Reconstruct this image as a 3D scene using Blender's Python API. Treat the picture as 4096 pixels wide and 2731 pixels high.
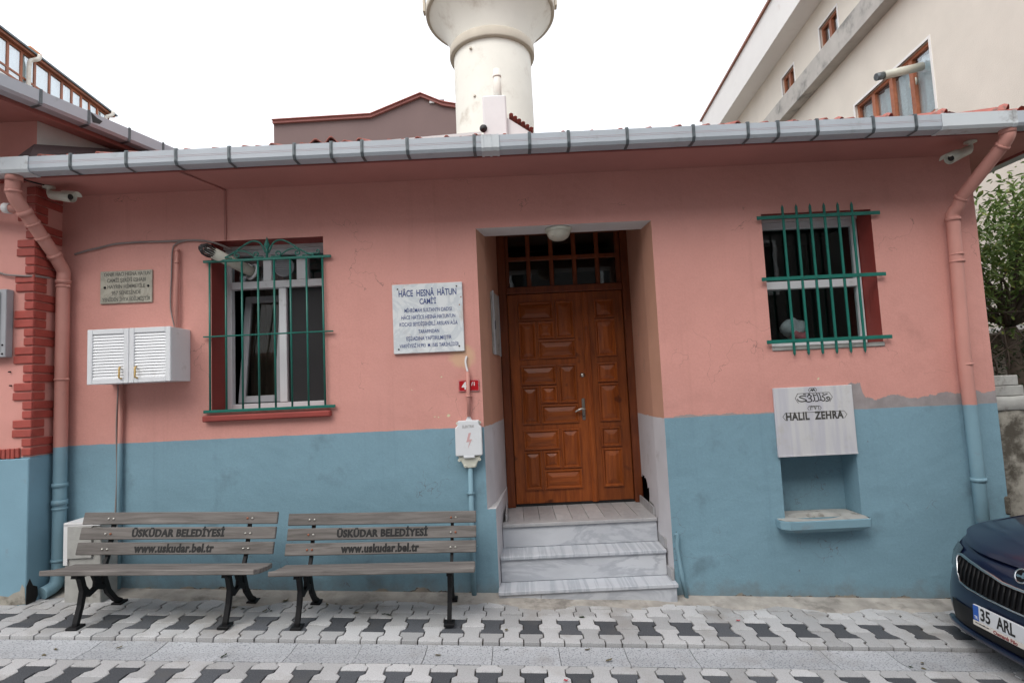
import bpy, bmesh, math, random
from mathutils import Vector, Matrix
R = math.radians
rng = random.Random(7)
S = bpy.context.scene
for o in list(bpy.data.objects): bpy.data.objects.remove(o)
COL = S.collection

# ------------------------------------------------------------------ camera
CD, CH = 4.8, 1.79
pt, ro = R(4.516), R(-2.655)
cam = bpy.data.cameras.new('camera'); camo = bpy.data.objects.new('camera', cam); COL.objects.link(camo)
cam.sensor_width = 36; cam.sensor_fit = 'HORIZONTAL'; cam.lens = 2275/4096*36; cam.clip_start = .05; cam.clip_end = 2000
fw = Vector((0, math.cos(pt), math.sin(pt))); up0 = Vector((0, -math.sin(pt), math.cos(pt))); r0 = Vector((1, 0, 0))
cr = r0*math.cos(ro)+up0*math.sin(ro); cu = -r0*math.sin(ro)+up0*math.cos(ro)
camo.matrix_world = Matrix(((cr.x, cu.x, -fw.x, 0), (cr.y, cu.y, -fw.y, -CD), (cr.z, cu.z, -fw.z, CH), (0, 0, 0, 1)))
S.camera = camo

# ------------------------------------------------------------------ sky, sun, exposure
SUN_EL, SUN_ROT = 48, 206
w = bpy.data.worlds.new('World'); S.world = w; w.use_nodes = True
nt = w.node_tree; bg = nt.nodes['Background']
sky = nt.nodes.new('ShaderNodeTexSky'); sky.sky_type = 'NISHITA'; sky.sun_disc = False
sky.sun_elevation = R(SUN_EL); sky.sun_rotation = R(SUN_ROT); sky.air_density = 1.0; sky.dust_density = 3; sky.ozone_density = 1.0
hs = nt.nodes.new('ShaderNodeHueSaturation'); hs.inputs['Saturation'].default_value = .4
nt.links.new(sky.outputs[0], hs.inputs['Color']); 
veil = nt.nodes.new('ShaderNodeMix'); veil.data_type = 'RGBA'; veil.inputs[0].default_value = .6; veil.inputs[7].default_value = (8.6, 8.8, 9.2, 1)   # even veil of high cloud
nt.links.new(hs.outputs[0], veil.inputs[6]); nt.links.new(veil.outputs[2], bg.inputs[0]); bg.inputs[1].default_value = .13
sl = bpy.data.lights.new('sun', 'SUN'); sl.energy = .85; sl.angle = R(38); sl.color = (1, .95, .88)
slo = bpy.data.objects.new('sun', sl); COL.objects.link(slo); slo.location = (0, 0, 30)
az = R(SUN_ROT)   # direction of the sun on the ground plane, clockwise from +Y
sd = Vector((math.sin(az)*math.cos(R(SUN_EL)), math.cos(az)*math.cos(R(SUN_EL)), math.sin(R(SUN_EL))))
slo.rotation_euler = (-sd).to_track_quat('-Z', 'Y').to_euler()
S.view_settings.view_transform = 'Standard'; S.view_settings.look = 'None'; S.view_settings.gamma = 1
S.view_settings.use_curve_mapping = False; S.view_settings.exposure = .80
S.render.engine = 'CYCLES'

# ------------------------------------------------------------------ materials
def C3(c): return (c[0], c[1], c[2], 1) if not isinstance(c, (int, float)) else (c, c, c, 1)
class NT:
    def __init__(s, name):
        s.m = bpy.data.materials.new(name); s.m.use_nodes = True; s.t = s.m.node_tree
        s.b = s.t.nodes['Principled BSDF']; s.out = s.t.nodes['Material Output']
        s.co = s.t.nodes.new('ShaderNodeTexCoord').outputs['Object']
    def put(s, sock, v):
        if isinstance(v, bpy.types.NodeSocket): s.t.links.new(v, sock)
        elif v is not None:
            try: sock.default_value = v
            except Exception: sock.default_value = C3(v)
    def node(s, ty, ins=None, out=0, **kw):
        n = s.t.nodes.new(ty)
        for k, v in kw.items(): setattr(n, k, v)
        for k, v in (ins or {}).items(): s.put(n.inputs[k], v)
        return n.outputs[out]
    def math(s, op, a, b=0., c=0.): return s.node('ShaderNodeMath', {0: a, 1: b, 2: c}, operation=op)
    def noise(s, scale, detail=4, rough=.55, co=None, dist=0.):
        return s.node('ShaderNodeTexNoise', {'Vector': co or s.co, 'Scale': scale, 'Detail': detail, 'Roughness': rough, 'Distortion': dist})
    def scaled(s, v): return s.node('ShaderNodeMapping', {0: s.co, 'Scale': v})
    def ramp(s, f, stops):
        n = s.t.nodes.new('ShaderNodeValToRGB'); s.put(n.inputs[0], f); e = n.color_ramp.elements
        while len(e) < len(stops): e.new(.5)
        for q, (p, c) in zip(e, stops): q.position = p; q.color = C3(c)
        return n.outputs[0]
    def smooth(s, f, a, b): return s.node('ShaderNodeMapRange', {0: f, 1: a, 2: b, 3: 0., 4: 1.}, interpolation_type='SMOOTHSTEP')
    def mix(s, f, a, b, mode='MIX'):
        n = s.t.nodes.new('ShaderNodeMix'); n.data_type = 'RGBA'; n.blend_type = mode
        s.put(n.inputs[0], f); s.put(n.inputs[6], C3(a) if not isinstance(a, bpy.types.NodeSocket) else a); s.put(n.inputs[7], C3(b) if not isinstance(b, bpy.types.NodeSocket) else b)
        return n.outputs[2]
    def xyz(s):
        n = s.t.nodes.new('ShaderNodeSeparateXYZ'); s.t.links.new(s.co, n.inputs[0]); return n.outputs
    def bump(s, h, strength=.3, dist=.01):
        s.put(s.b.inputs['Normal'], s.node('ShaderNodeBump', {'Height': h, 'Strength': strength, 'Distance': dist}))
    def fin(s, col, rough=.6, metal=0., spec=.5, coat=0.):
        s.put(s.b.inputs['Base Color'], col); s.put(s.b.inputs['Roughness'], rough); s.b.inputs['Metallic'].default_value = metal
        s.b.inputs['Specular IOR Level'].default_value = spec; s.b.inputs['Coat Weight'].default_value = coat; s.b.inputs['Coat Roughness'].default_value = .04
        return s.m
def vary(n, col, amt, scale, detail=5):
    f = n.noise(scale, detail); return n.mix(1., col, n.ramp(f, [(.25, 1-amt), (.75, 1+amt)]), 'MULTIPLY')
def simple(name, col, rough=.6, amt=.08, scale=4., bump=.0, bscale=60., metal=0., spec=.5, coat=0., dirt=None, dsc=3., dlo=.55, dhi=.72):
    n = NT(name); c = vary(n, C3(col), amt, scale)
    if dirt is not None: c = n.mix(n.smooth(n.noise(dsc, 8, .65), dlo, dhi), c, C3(dirt))
    if bump: n.bump(n.noise(bscale, 4), bump, .004)
    return n.fin(c, rough, metal, spec, coat)
M = {}
PINK = (.60, .292, .250); BLUE = (.188, .318, .388)
ZP = 1.467
def wall_paint():
    n = NT('painted_plaster_pink_over_blue'); x, y, z = n.xyz()
    wob = n.math('MULTIPLY_ADD', n.noise(9, 3), .014, -.007)
    zz = n.math('ADD', z, wob)
    pink = vary(n, C3(PINK), .07, 1.3); pink = vary(n, pink, .05, 60)
    blue = vary(n, C3(BLUE), .09, 1.1); blue = vary(n, blue, .06, 55)
    # rain streaks
    st = n.noise(1, 5, .6, n.scaled((9, 9, .35)))
    pink = n.mix(n.math('MULTIPLY', n.smooth(st, .56, .75), .25), pink, (.42, .2, .17))
    blue = n.mix(n.math('MULTIPLY', n.smooth(st, .56, .78), .22), blue, (.09, .17, .215))
    # smudges of grey dirt
    sm = n.smooth(n.noise(2.2, 6, .6), .56, .74)
    blue = n.mix(n.math('MULTIPLY', sm, .5), blue, (.075, .105, .12))
    pink = n.mix(n.math('MULTIPLY', n.smooth(n.noise(1.7, 6, .6), .58, .78), .36), pink, (.30, .15, .13))
    pink = n.mix(n.math('MULTIPLY', n.smooth(n.noise(.8, 4, .6), .45, .7), .35), pink, (.64, .33, .29))
    c = n.mix(n.smooth(zz, ZP-.002, ZP+.002), blue, pink)
    # unpainted cement band right of the fountain slab
    top = n.math('MULTIPLY_ADD', n.noise(5, 6, .65), .20, ZP-.005)
    near = n.math('MULTIPLY', n.smooth(x, 2.93, 2.90), .10)
    top = n.math('ADD', top, near)
    band = n.math('MULTIPLY', n.math('GREATER_THAN', x, 2.80), n.math('MULTIPLY', n.math('GREATER_THAN', zz, ZP), n.math('LESS_THAN', z, top)))
    c = n.mix(band, c, vary(n, C3((.30, .27, .27)), .2, 8))
    # rough lower edge of the pink left of the slab
    edge = n.math('MULTIPLY', n.math('MULTIPLY', n.math('GREATER_THAN', x, 1.32), n.math('LESS_THAN', x, 2.17)), n.math('MULTIPLY', n.math('GREATER_THAN', zz, ZP), n.math('LESS_THAN', z, n.math('MULTIPLY_ADD', n.noise(6, 6, .65), .09, ZP-.03))))
    c = n.mix(edge, c, (.33, .29, .28))
    # exposed filler chips
    for (cx, cz, r) in ((-.76, 1.78, .23), (-.72, 1.62, .2), (2.62, 1.75, .12)):
        d = n.node('ShaderNodeVectorMath', {0: n.co, 1: (cx, 0, cz)}, out=1, operation='DISTANCE')
        k = n.math('MULTIPLY', n.math('LESS_THAN', d, r), n.math('GREATER_THAN', n.noise(13, 2), .70))
        c = n.mix(k, c, (.60, .55, .36))
    d = n.node('ShaderNodeVectorMath', {0: n.co, 1: (-.42, 0, 2.06)}, out=1, operation='DISTANCE')
    d = n.math('ADD', d, n.math('MULTIPLY_ADD', n.noise(9, 4), .12, -.06))
    c = n.mix(n.smooth(d, .13, .07), c, (.60, .37, .25))
    # crumbling base course
    g = n.math('MULTIPLY_ADD', n.math('ADD', x, -1.25), .0575, z)
    e = n.math('MULTIPLY_ADD', n.noise(3.2, 7, .62), .22, -.085)
    c = n.mix(n.smooth(n.math('SUBTRACT', g, e), .012, -.004), c, vary(n, C3((.33, .29, .235)), .3, 12))
    crack = n.math('LESS_THAN', n.math('ABSOLUTE', n.math('SUBTRACT', g, e)), .004)
    c = n.mix(n.math('MULTIPLY', crack, n.math('GREATER_THAN', n.noise(4, 3), .5)), c, (.03, .03, .03))
    sp = n.math('MULTIPLY', n.smooth(n.math('SUBTRACT', n.math('MULTIPLY_ADD', n.noise(7, 8, .7), .5, -.06), g), 0., .22), .5)   # splashed mud
    c = n.mix(sp, c, (.16, .15, .135))
    hair = n.node('ShaderNodeTexVoronoi', {'Vector': n.node('ShaderNodeVectorMath', {0: n.co, 1: n.node('ShaderNodeTexNoise', {'Vector': n.co, 'Scale': 3., 'Detail': 4.}, out=1)}, operation='ADD'), 'Scale': 1.1}, feature='DISTANCE_TO_EDGE')
    hk = n.math('MULTIPLY', n.math('LESS_THAN', hair, .0022), n.math('GREATER_THAN', n.noise(1.3, 3), .56))
    c = n.mix(n.math('MULTIPLY', hk, .5), c, (.12, .08, .075))
    h = n.math('ADD', n.noise(140, 3), n.math('ADD', n.math('MULTIPLY', n.noise(9, 4), 3.), n.math('MULTIPLY', n.noise(2.2, 3), 9.)))
    n.bump(h, .45, .004)
    return n.fin(c, .72, spec=.3)
M['wall'] = wall_paint()
def split_paint(name, lo, hi, zc=ZP):
    n = NT(name); n.co = n.node('ShaderNodeNewGeometry'); x, y, z = n.xyz()
    zz = n.math('ADD', z, n.math('MULTIPLY_ADD', n.noise(12, 3), .02, -.01))
    c = n.mix(n.smooth(zz, zc-.003, zc+.003), vary(n, C3(lo), .1, 2.5), vary(n, C3(hi), .1, 2.5))
    c = n.mix(n.math('MULTIPLY', n.smooth(n.noise(6, 7, .7), .58, .74), .35), c, (.2, .16, .14))
    n.bump(n.noise(90, 3), .25, .004)
    return n.fin(c, .62, spec=.35)
M['pipe'] = split_paint('painted_pipe_pink_over_blue', (.19, .32, .385), (.52, .25, .21))
M['recess'] = split_paint('recess_paint_beige_over_white', (.52, .51, .53), (.50, .27, .19))
M['neigh'] = split_paint('neighbour_paint_pink_over_blue', (.19, .33, .41), (.62, .29, .25), 1.415)
M['red'] = simple('oxide_red_paint', (.27, .042, .033), .6, .15, 5, .2, 90)
M['brick'] = simple('red_painted_brick', (.33, .058, .043), .65, .22, 9, .5, 70)
M['soffit'] = simple('soffit_pink_paint', (.42, .185, .16), .7, .1, 2, .15, 60)
M['fascia'] = simple('fascia_brown_red', (.22, .06, .05), .7, .15, 4)
M['pvc'] = simple('grey_pvc_gutter', (.42, .46, .50), .4, .06, 3, dirt=(.26, .28, .29), dsc=5, dlo=.55, dhi=.8)
M['pvc2'] = simple('pale_pvc_joint', (.56, .60, .62), .4, .06, 3, dirt=(.3, .3, .3), dsc=6)
M['stripe'] = simple('faded_red_line', (.42, .30, .32), .5)
M['galv'] = simple('dull_galvanised_strap', (.12, .14, .15), .5, .25, 20, metal=.4)
M['tile'] = simple('clay_roof_tile', (.36, .115, .09), .75, .25, 7, .4, 50, dirt=(.13, .09, .075), dsc=9)
M['white'] = simple('white_paint', (.66, .66, .66), .55, .06, 3, dirt=(.42, .41, .4), dsc=3, dlo=.58, dhi=.85)
M['upvc'] = simple('white_upvc', (.68, .70, .72), .35, .05, 3, dirt=(.45, .45, .44), dsc=7, dlo=.58, dhi=.8)
M['upvc_grey'] = simple('aged_grey_upvc', (.33, .34, .36), .4, .1, 4)
M['green'] = simple('green_enamel', (.010, .135, .105), .38, .18, 12, .1, 40, dirt=(.02, .05, .045), dsc=25, dlo=.62, dhi=.75)
M['iron'] = simple('black_cast_iron', (.007, .007, .008), .62, .2, 8, .3, 120, spec=.3)
M['cable'] = simple('grey_cable', (.22, .19, .18), .6, .15, 8)
M['black'] = simple('black_plastic', (.010, .010, .011), .5)
M['steel'] = simple('brushed_steel', (.55, .54, .5), .28, .05, 6, metal=1.)
M['rust'] = simple('rusty_bolt', (.30, .10, .05), .6, .3, 90)
M['cream'] = simple('cream_plastic', (.56, .56, .48), .45, .06, 5, dirt=(.36, .34, .27), dsc=9)
M['brass'] = simple('yellowed_handle', (.55, .36, .12), .4)
M['cement'] = simple('rough_cement', (.37, .345, .31), .95, .28, 7, 1., 38, dirt=(.20, .185, .165), dsc=4.5, dlo=.48, dhi=.7)
M['oldconc'] = simple('weathered_concrete', (.33, .31, .265), .9, .2, 5, .9, 35, dirt=(.075, .065, .05), dsc=3.4, dlo=.45, dhi=.62)
M['stone'] = simple('grey_limestone', (.36, .36, .34), .85, .2, 8, .6, 50, dirt=(.17, .16, .14), dsc=6)
M['curtain'] = simple('brown_grey_curtain', (.16, .135, .115), .9, .12, 5)
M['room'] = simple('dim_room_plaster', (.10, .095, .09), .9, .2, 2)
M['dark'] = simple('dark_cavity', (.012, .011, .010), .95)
M['mesh'] = simple('insect_screen', (.022, .023, .025), .8)
def marble(name, base, vein, sc, amt=.6, stain=None, stretch=(1, 1, 1), rough=.28, dist=1.6, tone=0.):
    n = NT(name); co = n.scaled(stretch)
    c = vary(n, C3(base), .06, 2)
    v = n.noise(sc, 8, .6, co, dist)
    f = n.smooth(n.math('ABSOLUTE', n.math('SUBTRACT', v, .5)), .085, 0.)
    c = n.mix(n.math('MULTIPLY', f, amt), c, C3(vein))
    c = n.mix(n.math('MULTIPLY', n.smooth(n.noise(sc*.6, 5, .6, co), .48, .72), amt*.7), c, C3(vein))
    if stain: c = n.mix(n.math('MULTIPLY', n.smooth(n.noise(5, 7, .65), .54, .72), .75), c, C3(stain))
    if tone: c = n.mix(1., c, n.ramp(n.node('ShaderNodeObjectInfo', out=5), [(0., 1-tone), (1., 1+tone)]), 'MULTIPLY')
    n.bump(n.noise(70, 3), .06, .002)
    return n.fin(c, n.ramp(n.noise(12, 4), [(.3, rough), (.8, rough+.25)]), spec=.4)
M['marble'] = marble('grey_white_marble', (.56, .58, .61), (.36, .38, .42), 2.6, .7, stretch=(.5, 3.0, 1.2), rough=.35)
M['marble2'] = marble('veined_tread_marble', (.52, .54, .575), (.35, .38, .42), 3.2, .75, stretch=(3.5, .12, 1), rough=.4, dist=.3)
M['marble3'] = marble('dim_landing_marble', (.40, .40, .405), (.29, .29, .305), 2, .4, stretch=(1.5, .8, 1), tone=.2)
M['plaque'] = marble('white_plaque_marble', (.67, .70, .71), (.47, .52, .56), 4, .6, (.50, .42, .36), rough=.4)
M['oldmarble'] = marble('yellowed_plaque_marble', (.40, .385, .32), (.25, .24, .20), 6, .5, (.19, .18, .15), rough=.6)
M['slab'] = marble('fountain_slab_marble', (.56, .56, .565), (.42, .42, .49), 1.6, .55, (.44, .43, .40), stretch=(2.6, 1, .18), rough=.5, dist=.2)
def wood(name, a, b, sc=(1, 1, 1), rough=.4, coat=0., knots=None, bump=.25, contrast=(.3, .7)):
    n = NT(name); co = n.scaled(sc); oi = n.node('ShaderNodeObjectInfo', out=5)
    co = n.node('ShaderNodeVectorMath', {0: co, 1: n.node('ShaderNodeCombineXYZ', {0: n.math('MULTIPLY', oi, 31.), 1: n.math('MULTIPLY', oi, 17.), 2: n.math('MULTIPLY', oi, 57.)})}, operation='ADD')
    f = n.noise(6, 8, .62, co, .6)
    c = n.ramp(f, [(contrast[0], b), (contrast[1], a)])
    c = n.mix(1., c, n.ramp(n.noise(1.3, 3), [(.3, .75), (.7, 1.15)]), 'MULTIPLY')
    c = n.mix(1., c, n.ramp(oi, [(0., .86), (1., 1.12)]), 'MULTIPLY')
    if knots: c = n.mix(n.smooth(n.noise(4.2, 2), .69, .75), c, C3(knots))
    n.bump(f, bump, .003)
    return n.fin(c, rough, spec=.4, coat=coat)
M['doorwood'] = wood('varnished_brown_pine', (.34, .088, .016), (.165, .035, .007), (5, 5, .5), .38, .0, (.09, .02, .006))
M['doorwood_h'] = wood('varnished_brown_pine_cross_grain', (.34, .088, .016), (.17, .037, .007), (.5, 5, 5), .38)
M['doorframe'] = wood('dark_stained_frame', (.20, .050, .014), (.10, .024, .008), (5, 5, .5), .45)
M['bench'] = wood('weathered_grey_plank', (.25, .232, .218), (.105, .095, .087), (.45, 6, 6), .8, 0, (.08, .065, .055), .4)
M['brownwin'] = wood('brown_window_frame', (.40, .14, .065), (.26, .085, .04), (4, 4, 4), .45)
def glass(name, tint=(.8, .85, .85), refl=1.45, base=None):
    n = NT(name); n.t.nodes.remove(n.b)
    tr = n.t.nodes.new('ShaderNodeBsdfTransparent'); tr.inputs[0].default_value = C3(tint)
    gl = n.t.nodes.new('ShaderNodeBsdfGlossy'); gl.inputs[0].default_value = (1, 1, 1, 1); gl.inputs[1].default_value = .02
    fr = n.t.nodes.new('ShaderNodeFresnel')
    n.put(fr.inputs[0], n.math('MULTIPLY_ADD', n.node('ShaderNodeNewGeometry', out=6), 1/refl-refl, refl))   # same reflectance on both faces of a pane
    nb = n.node('ShaderNodeBump', {'Height': n.noise(2.5, 2), 'Strength': .05, 'Distance': .02}); n.t.links.new(nb, gl.inputs['Normal'])
    mx = n.t.nodes.new('ShaderNodeMixShader'); n.t.links.new(fr.outputs[0], mx.inputs[0]); n.t.links.new(tr.outputs[0], mx.inputs[1]); n.t.links.new(gl.outputs[0], mx.inputs[2])
    n.t.links.new(mx.outputs[0], n.out.inputs[0]); return n.m
M['glass'] = glass('window_glass')
M['glass1'] = glass('dusty_window_glass', (.75, .75, .72), 1.22)
M['glass2'] = glass('coated_window_glass', (.9, .95, .97), 2.0)
M['glass3'] = glass('mirror_coated_glass', (.9, .95, .97), 3.4)
def speckle(name, base, sp, amt=.5, tone=.1, dirt=None, ssc=150):
    n = NT(name); oi = n.node('ShaderNodeObjectInfo', out=5)
    c = vary(n, C3(base), .08, 2.5)
    c = n.mix(n.math('MULTIPLY', n.smooth(n.noise(ssc, 2, .5), .52, .64), amt), c, C3(sp))
    c = n.mix(1., c, n.ramp(oi, [(0., 1-tone), (1., 1+tone)]), 'MULTIPLY')
    wco = n.node('ShaderNodeNewGeometry')
    if dirt: c = n.mix(n.math('MULTIPLY', n.smooth(n.noise(1.9, 7, .65, wco), .5, .7), .55), c, C3(dirt))
    n.bump(n.noise(200, 3), .35, .002)
    return n.fin(c, .85, spec=.25)
M['pav'] = speckle('pale_grey_paver', (.47, .472, .475), (.23, .23, .235), .5, .2, (.27, .245, .215))
M['pavd'] = speckle('charcoal_paver', (.078, .084, .094), (.18, .18, .19), .5, .25, (.12, .115, .11))
M['kerb'] = speckle('granite_channel_slab', (.44, .455, .475), (.15, .16, .18), .75, .07, (.29, .275, .265), 95)
M['joint'] = simple('sandy_joint_dirt', (.055, .048, .04), .95, .3, 20)
M['soil'] = simple('dusty_ground', (.2, .18, .15), .95, .3, 3)
M['minaret'] = simple('cream_white_render', (.74, .72, .65), .7, .05, 1.2, .25, 30, dirt=(.40, .33, .26), dsc=1.6, dlo=.50, dhi=.85)
M['ringb'] = simple('beige_moulding', (.50, .45, .37), .7, .08, 4)
M['brownwall'] = simple('mauve_brown_render', (.155, .105, .10), .85, .08, .7, .3, 20)
M['coping'] = simple('red_painted_coping', (.30, .11, .095), .7, .12, 2)
M['rcream'] = simple('roughcast_cream', (.74, .69, .61), .85, .06, 1.5, 1.0, 55)
M['rwhite'] = simple('smooth_white_render', (.82, .81, .79), .75, .04, 1, dirt=(.55, .48, .42), dsc=1.2, dlo=.6, dhi=.9)
M['rconc'] = simple('stained_concrete_band', (.46, .44, .41), .85, .12, 3, .3, 30, dirt=(.18, .18, .17), dsc=2.2, dlo=.48, dhi=.75)
M['sheer'] = simple('sheer_white_curtain', (.74, .78, .77), .9, .15, 30)
M['plaster'] = simple('bare_grey_plaster', (.42, .41, .385), .85, .12, 4, .4, 40, dirt=(.40, .33, .22), dsc=3)
M['flash'] = simple('dark_roofing_felt', (.07, .045, .045), .8, .2, 8, .3, 60)
M['moss'] = simple('mossy_tile', (.13, .13, .11), .95, .3, 15, .8, 40)
M['orange'] = simple('orange_clay_tile', (.55, .24, .10), .8, .2, 6)
M['inkblue'] = simple('dark_blue_letter_paint', (.025, .05, .19), .6, .1, 20)
M['ink'] = simple('worn_black_letter_paint', (.014, .014, .014), .7, .25, 25)
M['ink3'] = simple('carved_black_letter', (.055, .053, .048), .8, .3, 30)
M['ink2'] = simple('weathered_letter_paint', (.10, .098, .085), .8, .3, 30)
M['embgrey'] = simple('embossed_grey', (.38, .38, .38), .6)
M['sigred'] = simple('red_enamel_plate', (.40, .008, .014), .3, .1, 20, dirt=(.15, .02, .02), dsc=18, dlo=.62, dhi=.7)
M['lettwhite'] = simple('white_letter_enamel', (.75, .75, .75), .4)
M['boltred'] = simple('faded_red_mark', (.58, .36, .36), .6)
M['paint'] = simple('navy_car_paint', (.005, .009, .032), .30, .05, 3, coat=.55, spec=.4)
M['cblack'] = simple('satin_black_trim', (.004, .004, .005), .55, spec=.3)
M['chrome'] = simple('dull_chrome', (.62, .63, .64), .18, .02, 3, metal=1.)
M['plate'] = simple('white_number_plate', (.66, .68, .70), .4)
M['platestrip'] = simple('cream_plate_strip', (.66, .62, .56), .45)
M['euband'] = simple('blue_plate_band', (.02, .10, .42), .4)
M['maroon'] = simple('maroon_print', (.25, .03, .03), .5)
M['tyre'] = simple('tyre_rubber', (.014, .014, .014), .85)
M['carglass'] = glass('car_glass', (.12, .14, .14), 1.5)
M['carlamp'] = simple('dark_headlight_lens', (.02, .024, .03), .12, .1, 8, coat=.6)
M['lampglass'] = simple('frosted_lamp_glass', (.52, .50, .42), .3, .15, 9, dirt=(.2, .18, .13), dsc=14)
M['bark'] = simple('twig_bark', (.09, .07, .055), .9, .3, 12)
def leafm(name, cols):
    n = NT(name); f = n.noise(17, 1, .5)
    c = n.ramp(f, cols); n.fin(c, .55, spec=.35)
    n.b.inputs['Subsurface Weight'].default_value = 0
    tl = n.t.nodes.new('ShaderNodeBsdfTranslucent'); n.t.links.new(c, tl.inputs[0])
    mx = n.t.nodes.new('ShaderNodeMixShader'); mx.inputs[0].default_value = .3
    n.t.links.new(n.b.outputs[0], mx.inputs[1]); n.t.links.new(tl.outputs[0], mx.inputs[2]); n.t.links.new(mx.outputs[0], n.out.inputs[0])
    return n.m
M['leaf'] = leafm('willow_leaf_green', [(.3, (.06, .11, .03)), (.5, (.12, .19, .05)), (.66, (.19, .26, .075)), (.78, (.36, .28, .06))])
M['leafd'] = leafm('dark_ivy_leaf', [(.3, (.02, .035, .016)), (.7, (.05, .075, .03))])
M['deadleaf'] = simple('dry_leaf', (.12, .10, .05), .8, .4, 30)
M['petal'] = simple('red_petal', (.45, .02, .04), .6)
M['bagwhite'] = simple('white_bag', (.5, .5, .52), .6, .15, 14)
M['bagred'] = simple('pink_red_cloth', (.45, .12, .14), .8, .2, 14)
M['low_bounce_wall'] = simple('dark_low_bounce_wall', (.10, .095, .09), .8, .08, 1.5)  # wall of the added unseen house, kept dark so it bounces little light

# ------------------------------------------------------------------ mesh helpers
class MB:
    def __init__(s): s.v = []; s.f = []; s.m = []; s.s = []
    def add(s, vs, fs, m=0, smooth=False):
        o = len(s.v); s.v += [tuple(q) for q in vs]
        for q in fs: s.f.append(tuple(i+o for i in q)); s.m.append(m); s.s.append(smooth)
        return s
    def box(s, x0, x1, y0, y1, z0, z1, m=0, b=0.):
        if b <= 0:
            vs = [(x, y, z) for x in (x0, x1) for y in (y0, y1) for z in (z0, z1)]
            return s.add(vs, [(0, 1, 3, 2), (4, 6, 7, 5), (0, 4, 5, 1), (2, 3, 7, 6), (0, 2, 6, 4), (1, 5, 7, 3)], m)
        lo = (x0, y0, z0); hi = (x1, y1, z1); vs = []; ix = {}
        for sx in (0, 1):
            for sy in (0, 1):
                for sz in (0, 1):
                    for a in range(3):
                        p = []
                        for k, sg in enumerate((sx, sy, sz)):
                            e = hi[k] if sg else lo[k]
                            p.append(e if k == a else e+(-b if sg else b))
                        ix[(sx, sy, sz, a)] = len(vs); vs.append(p)
        fs = []
        for a in range(3):
            o = [k for k in range(3) if k != a]
            for sg in (0, 1):
                q = []
                for i, j in ((0, 0), (1, 0), (1, 1), (0, 1)):
                    t = [0, 0, 0]; t[a] = sg; t[o[0]] = i; t[o[1]] = j; q.append(ix[(*t, a)])
                fs.append(q)
        for k in range(3):
            i, j = [q for q in range(3) if q != k]
            for si in (0, 1):
                for sj in (0, 1):
                    t0 = [0, 0, 0]; t0[i] = si; t0[j] = sj; t1 = list(t0); t1[k] = 1
                    fs.append([ix[(*t0, i)], ix[(*t0, j)], ix[(*t1, j)], ix[(*t1, i)]])
        for sx in (0, 1):
            for sy in (0, 1):
                for sz in (0, 1): fs.append([ix[(sx, sy, sz, a)] for a in range(3)])
        return s.add(vs, fs, m)
    def prism(s, poly, axis, a, b, m=0, smooth=False):
        def P(u, v, t): return {'x': (t, u, v), 'y': (u, t, v), 'z': (u, v, t)}[axis]
        n = len(poly); vs = [P(u, v, a) for u, v in poly]+[P(u, v, b) for u, v in poly]
        s.add(vs, [list(range(n)), list(range(2*n-1, n-1, -1))], m)
        return s.add(vs, [(i, (i+1) % n, n+(i+1) % n, n+i) for i in range(n)], m, smooth)
    def tube(s, pts, r, n=8, m=0, caps=True, smooth=True):
        pts = [Vector(p) for p in pts]; rs = r if isinstance(r, (list, tuple)) else [r]*len(pts)
        vs = []; up = None
        for i, p in enumerate(pts):
            t = (pts[min(i+1, len(pts)-1)]-pts[max(i-1, 0)]).normalized()
            if up is None:
                up = Vector((0, 0, 1)) if abs(t.z) < .9 else Vector((0, 1, 0))
            a = t.cross(up)
            if a.length < 1e-5: a = t.orthogonal()
            a.normalize(); up = a.cross(t).normalized()
            for k in range(n):
                q = 2*math.pi*(k+.5)/n; vs.append(p+(a*math.cos(q)+up*math.sin(q))*rs[i])
        fs = []
        for i in range(len(pts)-1):
            for k in range(n): fs.append((i*n+k, i*n+(k+1) % n, (i+1)*n+(k+1) % n, (i+1)*n+k))
        s.add(vs, fs, m, smooth)
        if caps:
            L = len(pts)-1
            s.add(vs[:n], [list(range(n))[::-1]], m); s.add(vs[L*n:], [list(range(n))], m)
        return s
    def lathe(s, prof, c=(0, 0, 0), n=32, m=0, axis=None, smooth=True, mats=None):
        vs = []
        for r, z in prof:
            for k in range(n): vs.append(Vector((r*math.cos(2*math.pi*k/n), r*math.sin(2*math.pi*k/n), z)))
        if axis is not None:
            q = Vector((0, 0, 1)).rotation_difference(Vector(axis)); vs = [q @ v for v in vs]
        vs = [v+Vector(c) for v in vs]
        for i in range(len(prof)-1):
            s.add([], [], m)
        o = len(s.v); s.v += [tuple(v) for v in vs]
        for i in range(len(prof)-1):
            for k in range(n):
                s.f.append((o+i*n+k, o+i*n+(k+1) % n, o+(i+1)*n+(k+1) % n, o+(i+1)*n+k)); s.m.append(mats[i] if mats else m); s.s.append(smooth)
        return s
    def ribbon(s, pts, ws, x0, x1, m=0):
        # flat bar of varying width in the (y,z) plane, thick along x
        L = []; Rr = []
        for i, p in enumerate(pts):
            p = Vector(p); t = (Vector(pts[min(i+1, len(pts)-1)])-Vector(pts[max(i-1, 0)])).normalized(); nn = Vector((-t.y, t.x))
            L.append(p+nn*ws[i]/2); Rr.append(p-nn*ws[i]/2)
        return s.prism([tuple(q) for q in L]+[tuple(q) for q in reversed(Rr)], 'x', x0, x1, m)
    def xf(s, M4): s.v = [tuple(M4 @ Vector(q)) for q in s.v]; return s
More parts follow.
